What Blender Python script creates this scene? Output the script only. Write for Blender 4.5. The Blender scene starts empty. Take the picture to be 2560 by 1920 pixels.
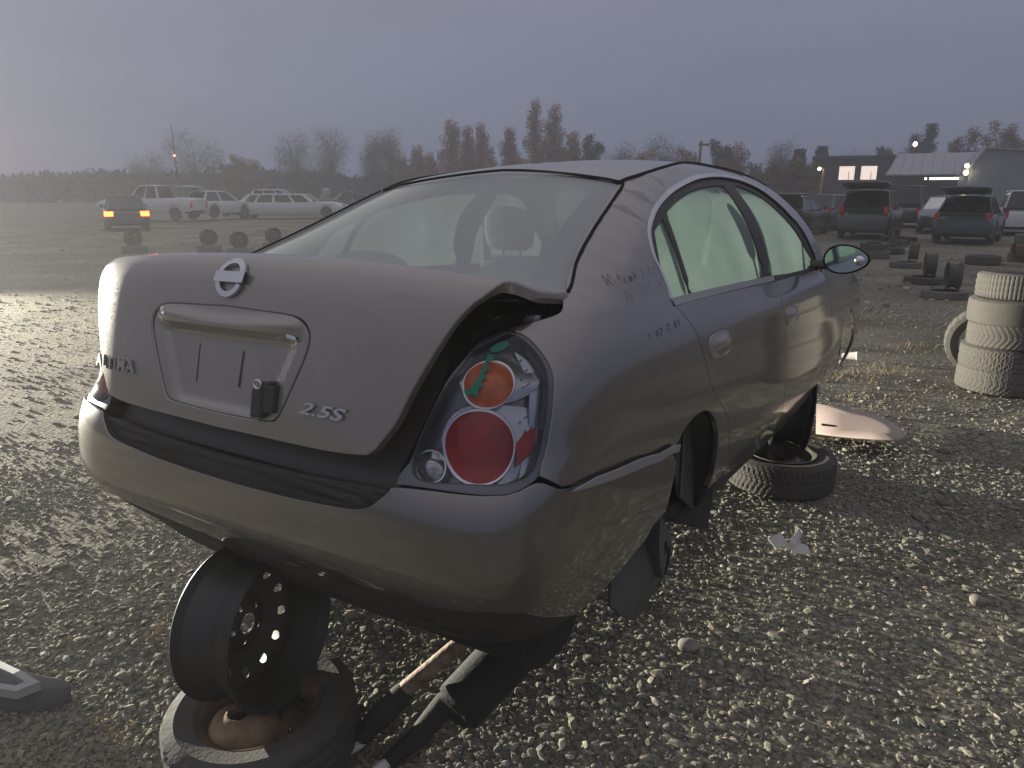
import bpy, bmesh, math, random
import numpy as np
from mathutils import Matrix, Vector
from mathutils.geometry import delaunay_2d_cdt
PI = math.pi
R = math.radians
random.seed(7)
RNG = np.random.default_rng(11)
SC = bpy.context.scene
COL = SC.collection

# ------------------------------------------------------------------ camera
cam_data = bpy.data.cameras.new('camera')
cam_data.sensor_fit = 'HORIZONTAL'
cam_data.sensor_width = 36.0
cam_data.lens = 25.4
cam_data.clip_start = 0.05
cam_data.clip_end = 2000
cam = bpy.data.objects.new('camera', cam_data)
COL.objects.link(cam)
cam.location = (0, 0, 1.62)
cam.rotation_euler = (R(90 - 14.87), 0, 0)
SC.camera = cam

# ------------------------------------------------------------------ dusk sky
SUN_EL, SUN_AZ = 4.0, -50.0
world = bpy.data.worlds.new('World')
SC.world = world
world.use_nodes = True
wn, wl = world.node_tree.nodes, world.node_tree.links
bg = wn['Background']
sky = wn.new('ShaderNodeTexSky')
sky.sky_type = 'NISHITA'
sky.sun_disc = False
sky.sun_elevation = R(SUN_EL)
sky.sun_rotation = R(SUN_AZ)
sky.dust_density = 2.0
sky.ozone_density = 3.0
# overcast evening: an even cloud deck, about three times brighter overhead than at the horizon
tcw = wn.new('ShaderNodeTexCoord')
spx = wn.new('ShaderNodeSeparateXYZ'); wl.new(tcw.outputs['Generated'], spx.inputs[0])
rpw = wn.new('ShaderNodeValToRGB'); wl.new(spx.outputs['Z'], rpw.inputs['Fac'])
rpw.color_ramp.elements[0].position = 0.0; rpw.color_ramp.elements[0].color = (1.22, 1.44, 2.28, 1)
rpw.color_ramp.elements[1].position = 1.0; rpw.color_ramp.elements[1].color = (5.2, 5.0, 5.4, 1)
e = rpw.color_ramp.elements.new(0.25); e.color = (2.02, 2.08, 2.82, 1)
gam = wn.new('ShaderNodeMix'); gam.data_type = 'RGBA'
gam.inputs['Factor'].default_value = 0.94
wl.new(sky.outputs[0], gam.inputs['A']); wl.new(rpw.outputs['Color'], gam.inputs['B'])
mpw = wn.new('ShaderNodeMapping'); mpw.inputs['Scale'].default_value = (1.2, 1.2, 6.0)
nzw = wn.new('ShaderNodeTexNoise'); nzw.inputs['Scale'].default_value = 1.4; nzw.inputs['Detail'].default_value = 4
wl.new(tcw.outputs['Generated'], mpw.inputs['Vector']); wl.new(mpw.outputs[0], nzw.inputs['Vector'])
rmw = wn.new('ShaderNodeMapRange'); rmw.inputs['To Min'].default_value = 0.80; rmw.inputs['To Max'].default_value = 1.20
wl.new(nzw.outputs['Fac'], rmw.inputs['Value'])
clw = wn.new('ShaderNodeVectorMath'); clw.operation = 'SCALE'
wl.new(gam.outputs['Result'], clw.inputs[0]); wl.new(rmw.outputs[0], clw.inputs['Scale'])
wl.new(clw.outputs[0], bg.inputs['Color'])
bg.inputs['Strength'].default_value = 0.10
sun_data = bpy.data.lights.new('sun', 'SUN')
sun_data.energy = 0.06
sun_data.angle = R(20)
sun_data.color = (1.0, 0.93, 0.85)
sun = bpy.data.objects.new('sun', sun_data)
COL.objects.link(sun)
sun.rotation_euler = (R(90 - SUN_EL), 0, R(180 + 50))

SC.view_settings.view_transform = 'Standard'
SC.view_settings.look = 'None'
SC.view_settings.exposure = 0.12
SC.view_settings.gamma = 1.0
SC.view_settings.use_curve_mapping = False
SC.render.engine = 'CYCLES'
SC.cycles.use_denoising = True
SC.cycles.max_bounces = 6
SC.cycles.transparent_max_bounces = 16
SC.cycles.volume_bounces = 0
SC.cycles.sample_clamp_indirect = 4.0

# ------------------------------------------------------------------ helpers
def link(o, parent=None):
    COL.objects.link(o)
    if parent is not None:
        o.parent = parent
    return o

def tag(o, label=None, cat=None, group=None, kind=None):
    if label: o['label'] = label
    if cat: o['category'] = cat
    if group: o['group'] = group
    if kind: o['kind'] = kind
    return o

def empty(name, loc=(0, 0, 0), rz=0.0, label=None, cat=None, group=None, rot=None):
    o = bpy.data.objects.new(name, None)
    o.empty_display_size = 0.2
    link(o)
    o.location = loc
    o.rotation_euler = rot if rot is not None else (0, 0, rz)
    return tag(o, label, cat, group)

def mesh(name, V, F, smooth=True):
    me = bpy.data.meshes.new(name)
    me.from_pydata([tuple(map(float, v)) for v in V], [], [tuple(map(int, f)) for f in F])
    if smooth:
        me.polygons.foreach_set('use_smooth', [True] * len(me.polygons))
    me.update()
    return me

def obj(name, V, F, mat, parent=None, smooth=True, auto=None):
    me = mesh(name, V, F, smooth)
    if mat is not None:
        me.materials.append(mat)
    o = link(bpy.data.objects.new(name, me), parent)
    if auto is not None and smooth:
        try:
            me.set_sharp_from_angle(angle=R(auto))
        except Exception:
            pass
    return o

class MB:
    """collects shapes for one mesh"""
    def __init__(s): s.V = []; s.F = []
    def add(s, V, F, M=None):
        n = len(s.V)
        if M is not None:
            V = [tuple(M @ Vector(v)) for v in V]
        s.V += [tuple(v) for v in V]
        s.F += [tuple(i + n for i in f) for f in F]
        return s
    def box(s, x0, x1, y0, y1, z0, z1, M=None, b=0.0):
        if b <= 0:
            V = [(x, y, z) for x in (x0, x1) for y in (y0, y1) for z in (z0, z1)]
            F = [(0, 1, 3, 2), (4, 6, 7, 5), (0, 4, 5, 1), (2, 3, 7, 6), (0, 2, 6, 4), (1, 5, 7, 3)]
            return s.add(V, F, M)
        bm = bmesh.new()
        bmesh.ops.create_cube(bm, size=1)
        for v in bm.verts:
            v.co = ((x0 + x1) / 2 + v.co.x * (x1 - x0), (y0 + y1) / 2 + v.co.y * (y1 - y0), (z0 + z1) / 2 + v.co.z * (z1 - z0))
        bmesh.ops.bevel(bm, geom=bm.edges[:], offset=b, segments=2, affect='EDGES', profile=0.5)
        bm.verts.index_update()
        V = [v.co[:] for v in bm.verts]; F = [[v.index for v in f.verts] for f in bm.faces]
        bm.free()
        return s.add(V, F, M)
    def tube(s, pts, r, n=8, caps=True):
        pts = [Vector(p) for p in pts]
        rs = r if isinstance(r, (list, tuple)) else [r] * len(pts)
        V = []; F = []; up = Vector((0.13, 0.21, 0.97))
        for i, p in enumerate(pts):
            d = (pts[min(i + 1, len(pts) - 1)] - pts[max(i - 1, 0)]).normalized()
            a = d.cross(up)
            if a.length < 1e-3: a = d.cross(Vector((1, 0, 0)))
            a.normalize(); b = d.cross(a)
            for k in range(n):
                t = 2 * PI * k / n
                V.append(p + (a * math.cos(t) + b * math.sin(t)) * rs[i])
        for i in range(len(pts) - 1):
            for k in range(n):
                k2 = (k + 1) % n
                F.append((i * n + k, i * n + k2, (i + 1) * n + k2, (i + 1) * n + k))
        if caps:
            F.append(tuple(reversed(range(n)))); F.append(tuple(range((len(pts) - 1) * n, len(pts) * n)))
        return s.add(V, F)
    def lathe(s, prof, n=32, M=None, mod=None, close=False):
        """prof: (radius, height) about the local z axis"""
        V = []; F = []; m = len(prof)
        for k in range(n):
            t = 2 * PI * k / n; c, q = math.cos(t), math.sin(t)
            for j, (r, h) in enumerate(prof):
                if mod: r = r + mod(k, j, t)
                V.append((r * c, r * q, h))
        for k in range(n):
            k2 = (k + 1) % n
            for j in range(m - 1 if not close else m):
                j2 = (j + 1) % m
                F.append((k * m + j, k2 * m + j, k2 * m + j2, k * m + j2))
        return s.add(V, F, M)
    def build(s, name, mat, parent=None, smooth=True, auto=35):
        return obj(name, s.V, s.F, mat, parent, smooth, auto)

def copy_tree(o, parent=None):
    c = o.copy(); COL.objects.link(c)
    if parent is not None:
        c.parent = parent
        c.matrix_parent_inverse = o.matrix_parent_inverse.copy()
    for ch in [k for k in o.children]:
        copy_tree(ch, c)
    return c

def cr(pts, k=4):
    """open Catmull-Rom through points"""
    P = np.array(pts, float)
    if len(P) < 3: return [tuple(p) for p in P]
    E = np.vstack([2 * P[0] - P[1], P, 2 * P[-1] - P[-2]])
    out = []
    for i in range(1, len(E) - 2):
        p0, p1, p2, p3 = E[i - 1:i + 3]
        for j in range(k):
            t = j / k
            out.append(0.5 * ((2 * p1) + (-p0 + p2) * t + (2 * p0 - 5 * p1 + 4 * p2 - p3) * t * t + (-p0 + 3 * p1 - 3 * p2 + p3) * t ** 3))
    out.append(P[-1])
    return [tuple(p) for p in out]

def crc(pts, k=4):
    """closed Catmull-Rom"""
    P = np.array(pts, float); n = len(P); out = []
    for i in range(n):
        p0, p1, p2, p3 = P[i - 1], P[i], P[(i + 1) % n], P[(i + 2) % n]
        for j in range(k):
            t = j / k
            out.append(0.5 * ((2 * p1) + (-p0 + p2) * t + (2 * p0 - 5 * p1 + 4 * p2 - p3) * t * t + (-p0 + 3 * p1 - 3 * p2 + p3) * t ** 3))
    return [tuple(p) for p in out]

# ------------------------------------------------------------------ materials
def mat(name, col, rough=0.6, metal=0.0, spec=0.5, var=0.0, vscale=8.0, bump=0.0, bscale=60.0, coat=0.0,
        dust=0.0, dust_col=(0.30, 0.27, 0.23), emit=None, estr=0.0, col2=None, detail=5.0, coord='Object', alpha=1.0, speck=0.0):
    m = bpy.data.materials.new(name); m.use_nodes = True
    n, l = m.node_tree.nodes, m.node_tree.links
    p = n['Principled BSDF']
    p.inputs['Base Color'].default_value = (*col, 1)
    p.inputs['Roughness'].default_value = rough
    p.inputs['Metallic'].default_value = metal
    p.inputs['Specular IOR Level'].default_value = spec
    p.inputs['Coat Weight'].default_value = coat
    p.inputs['Coat Roughness'].default_value = 0.075
    p.inputs['Coat IOR'].default_value = 2.0
    p.inputs['Alpha'].default_value = alpha
    if emit:
        m.cycles.emission_sampling = 'NONE'
        p.inputs['Emission Color'].default_value = (*emit, 1); p.inputs['Emission Strength'].default_value = estr
    tc = n.new('ShaderNodeTexCoord')
    last = None
    if var > 0 or col2:
        nz = n.new('ShaderNodeTexNoise'); nz.inputs['Scale'].default_value = vscale; nz.inputs['Detail'].default_value = detail
        nz.inputs['Roughness'].default_value = 0.65
        l.new(tc.outputs[coord], nz.inputs['Vector'])
        rp = n.new('ShaderNodeValToRGB')
        c2 = col2 if col2 else tuple(max(0, c * (1 - var)) for c in col)
        c1 = col if col2 else tuple(min(1, c * (1 + var)) for c in col)
        rp.color_ramp.elements[0].color = (*c2, 1); rp.color_ramp.elements[1].color = (*c1, 1)
        rp.color_ramp.elements[0].position = 0.35; rp.color_ramp.elements[1].position = 0.65
        l.new(nz.outputs['Fac'], rp.inputs['Fac'])
        last = rp.outputs['Color']
    if dust > 0:
        dn = n.new('ShaderNodeTexNoise'); dn.inputs['Scale'].default_value = 5.0; dn.inputs['Detail'].default_value = 8; dn.inputs['Roughness'].default_value = 0.7
        l.new(tc.outputs['Object'], dn.inputs['Vector'])
        dm = n.new('ShaderNodeMapRange'); dm.inputs['From Min'].default_value = 0.3; dm.inputs['From Max'].default_value = 0.75
        dm.inputs['To Min'].default_value = dust * 0.55; dm.inputs['To Max'].default_value = dust * 1.3
        l.new(dn.outputs['Fac'], dm.inputs['Value'])
        dfac = dm.outputs[0]
        if speck > 0:                              # dried droplets and grit in the dust
            sn = n.new('ShaderNodeTexNoise'); sn.inputs['Scale'].default_value = 140; sn.inputs['Detail'].default_value = 3; sn.inputs['Roughness'].default_value = 0.8
            l.new(tc.outputs['Object'], sn.inputs['Vector'])
            sm = n.new('ShaderNodeMapRange'); sm.inputs['From Min'].default_value = 0.35; sm.inputs['From Max'].default_value = 0.7
            sm.inputs['To Min'].default_value = 1 - speck; sm.inputs['To Max'].default_value = 1 + speck
            l.new(sn.outputs['Fac'], sm.inputs['Value'])
            mm = n.new('ShaderNodeMath'); mm.operation = 'MULTIPLY'; mm.use_clamp = True
            l.new(dm.outputs[0], mm.inputs[0]); l.new(sm.outputs[0], mm.inputs[1]); dfac = mm.outputs[0]
        mx = n.new('ShaderNodeMix'); mx.data_type = 'RGBA'
        mx.inputs['A'].default_value = (*col, 1); mx.inputs['B'].default_value = (*dust_col, 1)
        if last: l.new(last, mx.inputs['A'])
        l.new(dfac, mx.inputs['Factor'])
        last = mx.outputs['Result']
        rr = n.new('ShaderNodeMapRange'); rr.inputs['To Min'].default_value = rough; rr.inputs['To Max'].default_value = min(1, rough + 0.55)
        l.new(dfac, rr.inputs['Value']); l.new(rr.outputs[0], p.inputs['Roughness'])
        if metal > 0:
            ms = n.new('ShaderNodeMapRange'); ms.inputs['To Min'].default_value = metal; ms.inputs['To Max'].default_value = 0.0
            l.new(dfac, ms.inputs['Value']); l.new(ms.outputs[0], p.inputs['Metallic'])
    if last: l.new(last, p.inputs['Base Color'])
    if bump > 0:
        bn = n.new('ShaderNodeTexNoise'); bn.inputs['Scale'].default_value = bscale; bn.inputs['Detail'].default_value = 6
        l.new(tc.outputs['Object'], bn.inputs['Vector'])
        bp = n.new('ShaderNodeBump'); bp.inputs['Strength'].default_value = bump; bp.inputs['Distance'].default_value = 0.01
        l.new(bn.outputs['Fac'], bp.inputs['Height']); l.new(bp.outputs[0], p.inputs['Normal'])
    return m

def glass(name, tint=(0.75, 0.82, 0.80), film=0.35, film_col=(0.55, 0.58, 0.56), trans=0.6, nscale=3.0, film_var=0.25, rough=0.08):
    """dusty pane: clear glass under a thin scattering film of dust and dew"""
    m = bpy.data.materials.new(name); m.use_nodes = True
    n, l = m.node_tree.nodes, m.node_tree.links
    n.clear()
    out = n.new('ShaderNodeOutputMaterial')
    tr = n.new('ShaderNodeBsdfTransparent'); tr.inputs[0].default_value = (*tint, 1)
    gl = n.new('ShaderNodeBsdfGlossy'); gl.inputs['Roughness'].default_value = rough
    fr = n.new('ShaderNodeFresnel'); fr.inputs['IOR'].default_value = 1.45
    m1 = n.new('ShaderNodeMixShader')
    l.new(fr.outputs[0], m1.inputs[0]); l.new(tr.outputs[0], m1.inputs[1]); l.new(gl.outputs[0], m1.inputs[2])
    df = n.new('ShaderNodeBsdfDiffuse'); df.inputs[0].default_value = (*film_col, 1)
    ts = n.new('ShaderNodeBsdfTranslucent'); ts.inputs[0].default_value = (*film_col, 1)
    m2 = n.new('ShaderNodeMixShader'); m2.inputs[0].default_value = trans
    l.new(df.outputs[0], m2.inputs[1]); l.new(ts.outputs[0], m2.inputs[2])
    tc = n.new('ShaderNodeTexCoord'); nz = n.new('ShaderNodeTexNoise')
    nz.inputs['Scale'].default_value = nscale; nz.inputs['Detail'].default_value = 6; nz.inputs['Roughness'].default_value = 0.6
    l.new(tc.outputs['Object'], nz.inputs['Vector'])
    mr = n.new('ShaderNodeMapRange'); mr.inputs['From Min'].default_value = 0.25; mr.inputs['From Max'].default_value = 0.75
    mr.inputs['To Min'].default_value = max(0, film - film_var); mr.inputs['To Max'].default_value = min(1, film + film_var)
    l.new(nz.outputs['Fac'], mr.inputs['Value'])
    m3 = n.new('ShaderNodeMixShader')
    l.new(mr.outputs[0], m3.inputs[0]); l.new(m1.outputs[0], m3.inputs[1]); l.new(m2.outputs[0], m3.inputs[2])
    l.new(m3.outputs[0], out.inputs['Surface'])
    return m

MT = {}
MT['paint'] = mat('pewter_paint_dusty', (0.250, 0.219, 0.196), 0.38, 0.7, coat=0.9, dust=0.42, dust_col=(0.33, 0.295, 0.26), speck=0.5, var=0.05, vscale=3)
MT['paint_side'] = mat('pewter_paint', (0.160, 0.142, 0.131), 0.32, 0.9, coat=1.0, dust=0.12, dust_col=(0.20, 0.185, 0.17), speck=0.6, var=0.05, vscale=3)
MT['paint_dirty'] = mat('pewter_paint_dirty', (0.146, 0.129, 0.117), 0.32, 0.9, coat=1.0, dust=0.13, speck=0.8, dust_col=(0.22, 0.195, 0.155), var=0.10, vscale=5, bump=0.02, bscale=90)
MT['black_trim'] = mat('black_trim', (0.018, 0.018, 0.019), 0.5, dust=0.25, dust_col=(0.12, 0.11, 0.10))
MT['valance'] = mat('shaded_valance', (0.035, 0.033, 0.031), 0.6, dust=0.35, dust_col=(0.09, 0.085, 0.07), bump=0.1, bscale=50)  # dirt, plus the shade of the bumper's underside, put into the colour
MT['jamb'] = mat('black_seal', (0.008, 0.008, 0.009), 0.8, spec=0.15)
MT['channel'] = mat('shaded_channel_paint', (0.085, 0.077, 0.072), 0.5, 0.4)  # body paint darkened: the shade behind the lid put into the colour
MT['step'] = mat('grey_plastic', (0.050, 0.048, 0.046), 0.7, spec=0.25, dust=0.2, dust_col=(0.08, 0.075, 0.07))
MT['chrome'] = mat('chrome', (0.72, 0.73, 0.75), 0.16, 1.0, dust=0.18, dust_col=(0.4, 0.38, 0.36))
MT['chrome_dull'] = mat('brushed_trim', (0.42, 0.42, 0.44), 0.38, 0.8, dust=0.25)
MT['under'] = mat('underbody', (0.025, 0.023, 0.021), 0.85, var=0.4, vscale=12, bump=0.3)
MT['liner'] = mat('wheel_liner', (0.045, 0.05, 0.047), 0.8, dust=0.4, dust_col=(0.15, 0.15, 0.13), bump=0.15, bscale=40)
MT['interior'] = mat('interior_grey', (0.10, 0.10, 0.095), 0.85, var=0.15, vscale=20)
MT['seat'] = mat('seat_cloth', (0.36, 0.355, 0.33), 0.95, var=0.15, vscale=60, bump=0.2, bscale=200)
MT['rubber'] = mat('tyre_rubber', (0.030, 0.029, 0.028), 0.8, dust=0.4, dust_col=(0.13, 0.12, 0.10), bump=0.2, bscale=80)
MT['rubber_dusty'] = mat('dusty_tyre_rubber', (0.08, 0.076, 0.07), 0.9, dust=0.7, dust_col=(0.155, 0.145, 0.125), bump=0.25, bscale=70)
MT['rim_black'] = mat('black_steel', (0.016, 0.016, 0.017), 0.4, 0.0, dust=0.15, dust_col=(0.10, 0.09, 0.08), bump=0.05)
MT['rim_rust'] = mat('rusty_steel', (0.10, 0.055, 0.032), 0.8, 0.1, var=0.5, vscale=14, bump=0.3)
MT['rim_grey'] = mat('grey_steel', (0.045, 0.045, 0.045), 0.6, 0.2, dust=0.3, dust_col=(0.09, 0.07, 0.05), bump=0.1)
MT['win_rear'] = glass('rear_window_glass', film=0.70, film_var=0.08, trans=0.5, nscale=1.6, film_col=(.82,.87,.85))
MT['win_side'] = glass('side_window_glass', tint=(0.62, 0.74, 0.70), film=0.55, film_var=0.14, film_col=(0.33, 0.43, 0.385), trans=0.5, nscale=1.4)
MT['win_far'] = glass('far_window_glass', film=0.42, film_var=0.15, film_col=(0.15, 0.18, 0.165), trans=0.8)
MT['lens'] = glass('clear_lens', tint=(0.93, 0.94, 0.95), film=0.0, film_var=0.02, rough=0.05)
MT['lens_red'] = mat('red_lens', (0.50, 0.008, 0.010), 0.25, spec=0.3, coat=0.15, var=0.35, vscale=14)
MT['lens_amber'] = mat('amber_lens', (0.68, 0.12, 0.014), 0.25, spec=0.3, coat=0.15, var=0.3, vscale=22)
MT['lens_clear'] = mat('clear_bulb_lens', (0.30, 0.31, 0.33), 0.12, 0.8, spec=0.6, coat=0.5, var=0.6, vscale=60)
MT['lamp_body'] = mat('lamp_reflector', (0.34, 0.36, 0.40), 0.18, 0.9, var=0.1)
MT['lamp_dark'] = mat('lamp_dark_body', (0.13, 0.135, 0.15), 0.25, 0.7)
MT['green_mark'] = mat('green_crayon', (0.02, 0.19, 0.12), 0.7)
MT['scrawl'] = mat('finger_marks', (0.150, 0.133, 0.126), 0.40, 0.8)

# ------------------------------------------------------------------ body surfaces of the wrecked sedan (car axes: x right, y forward, z up)
def spl(xs, ys):
    xs = np.array(xs, float); ys = np.array(ys, float)
    h = np.diff(xs); d = np.diff(ys) / h
    m = np.zeros_like(xs); m[0] = d[0]; m[-1] = d[-1]
    for i in range(1, len(xs) - 1):
        if d[i - 1] * d[i] > 0:
            m[i] = d[i - 1] * d[i] / (d[i - 1] + d[i]) + 0.25 * (d[i - 1] + d[i])
    def f(x):
        x = np.asarray(x, float); xc = np.clip(x, xs[0], xs[-1])
        i = np.clip(np.searchsorted(xs, xc) - 1, 0, len(xs) - 2)
        t = (xc - xs[i]) / h[i]
        return ((2 * t ** 3 - 3 * t ** 2 + 1) * ys[i] + (t ** 3 - 2 * t ** 2 + t) * h[i] * m[i] + (-2 * t ** 3 + 3 * t ** 2) * ys[i + 1] + (t ** 3 - t ** 2) * h[i] * m[i + 1])
    return f

HW = spl([.15, .22, .30, .40, .48, .60, .68, .72, .82, .90, .95, 1.0, 1.05, 1.1, 1.2, 1.3, 1.38, 1.43, 1.47],
         [.80, .832, .862, .893, .900, .895, .890, .885, .872, .852, .828, .800, .775, .750, .700, .640, .580, .530, .43])
YR = spl([.15, .25, .35, .43, .49, .58, .66, .72, .85, .95, 1.0, 1.03, 1.06, 1.10, 1.2, 1.3, 1.4, 1.47],
         [-.90, -.975, -1.07, -1.125, -1.138, -1.135, -1.115, -1.08, -1.055, -1.03, -.98, -.84, -.68, -.56, -.31, -.07, .18, .36])
Y0 = spl([.15, .95, 1.05, 1.1, 1.2, 1.3, 1.4, 1.47], [-.35, -.35, -.30, -.24, -.02, .20, .44, .60])
NN = spl([.15, .30, .48, .62, .75, .85, .95, 1.05, 1.2, 1.47], [5., 6., 7., 6.8, 6., 5.5, 4.4, 3.4, 3., 3.])
_th = np.linspace(0, PI / 2, 800)
_xr = .88 * np.sin(_th) ** (2 / 5.); _yr = .75 * np.cos(_th) ** (2 / 5.)
_L = np.r_[0, np.cumsum(np.hypot(np.diff(_xr), np.diff(_yr)))]
S0 = _L[-1]

def FY(Y, z):
    z = np.asarray(z, float)
    up = np.clip((z - .95) / .4, 0, 1)
    a = np.clip((Y + .35) / 1.3, 0, 1); a = a * a * (3 - 2 * a)
    b = np.clip((Y - 1.5) / 1.9, 0, 1.2)
    return (1 + .005 * a * (1 - up) + .15 * a * up) * (1 - (.035 * (1 - up) + .20 * up) * b ** 2.2)

def SURF(s, z):
    s = np.asarray(s, float); z = np.asarray(z, float); s, z = np.broadcast_arrays(s, z)
    sg = np.where(s < 0, -1., 1.); a = np.abs(s)
    th = np.interp(np.clip(a, 0, S0), _L, _th)
    n = NN(z); y0 = Y0(z); w = HW(z)
    X = w * np.sin(th) ** (2 / n); Y = y0 - (y0 - YR(z)) * np.maximum(np.cos(th), 0) ** (2 / n)
    e = np.clip(a - S0, 0, None)
    Y = Y + e
    X = X * np.where(e > 0, FY(Y, z) / FY(y0, z), 1.)
    return np.stack([sg * X, Y, z + 0 * X], -1)

def SIDE(Y, z):
    Y = np.asarray(Y, float); z = np.asarray(z, float); Y, z = np.broadcast_arrays(Y, z)
    n = NN(z); y0 = Y0(z); w = HW(z)
    c = np.clip((y0 - Y) / (y0 - YR(z)), 0, .9995) ** n
    X = np.where(Y < y0, w * (1 - c) ** (1 / n), w * FY(Y, z) / FY(y0, z))
    return np.stack([X, Y + 0 * X, z + 0 * X], -1)

_lp = np.array([(-1.066, .60), (-1.064, .69), (-1.062, .78), (-1.057, .88), (-1.047, .96), (-1.03, 1.012), (-1.002, 1.042), (-.95, 1.055), (-.80, 1.063), (-.65, 1.066), (-.50, 1.06)])
_lv = np.r_[0, np.cumsum(np.hypot(*np.diff(_lp, axis=0).T))]
LY = spl(_lv, _lp[:, 0]); LZ = spl(_lv, _lp[:, 1])
LID_A = R(9.5)

def LIDC(x, v):
    x = np.asarray(x, float); v = np.asarray(v, float); x, v = np.broadcast_arrays(x, v)
    r = np.clip(np.abs(x) / .875, 0, .9999)
    bow = .75 * (1 - (1 - r ** 5.2) ** (1 / 5.2))
    deck = np.clip((v - .32) / .30, 0, 1); deck = deck * deck * (3 - 2 * deck); back = np.clip((v - .54) / .4, 0, 1)
    Y = LY(v) + bow * (1 - .6 * back) - .02 * (np.abs(x) / .7) ** 2 * back
    Z = LZ(v) - .045 * (np.abs(x) / .7) ** 2.2 * deck
    return np.stack([x, Y, Z], -1)

def LID(x, v):
    P = LIDC(x, v); a = LID_A
    dy = P[..., 1] + .47; dz = P[..., 2] - 1.03
    return np.stack([P[..., 0], -.47 + dy * np.cos(a) + dz * np.sin(a), 1.03 + dz * np.cos(a) - dy * np.sin(a)], -1)

def fn_normals(fn, u, v, flip):
    e = 2e-3
    a = fn(u + e, v) - fn(u - e, v); b = fn(u, v + e) - fn(u, v - e)
    n = np.cross(a, b); n /= (np.linalg.norm(n, axis=-1, keepdims=True) + 1e-12)
    return n * flip

def in_poly(px, py, poly):
    x, y = poly[:, 0], poly[:, 1]; xj, yj = np.roll(x, 1), np.roll(y, 1)
    ins = np.zeros(len(px), bool)
    for i in range(len(x)):
        c = ((y[i] > py) != (yj[i] > py)) & (px < (xj[i] - x[i]) * (py - y[i]) / (yj[i] - y[i] + 1e-15) + x[i])
        ins ^= c
    return ins

def dens(poly, d):
    P = np.array(poly, float); out = []
    for i in range(len(P)):
        a, b = P[i], P[(i + 1) % len(P)]
        k = max(1, int(np.ceil(np.linalg.norm(b - a) / d)))
        if np.linalg.norm(b - a) < 1e-5: continue
        for j in range(k): out.append(a + (b - a) * j / k)
    return np.array(out)

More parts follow.
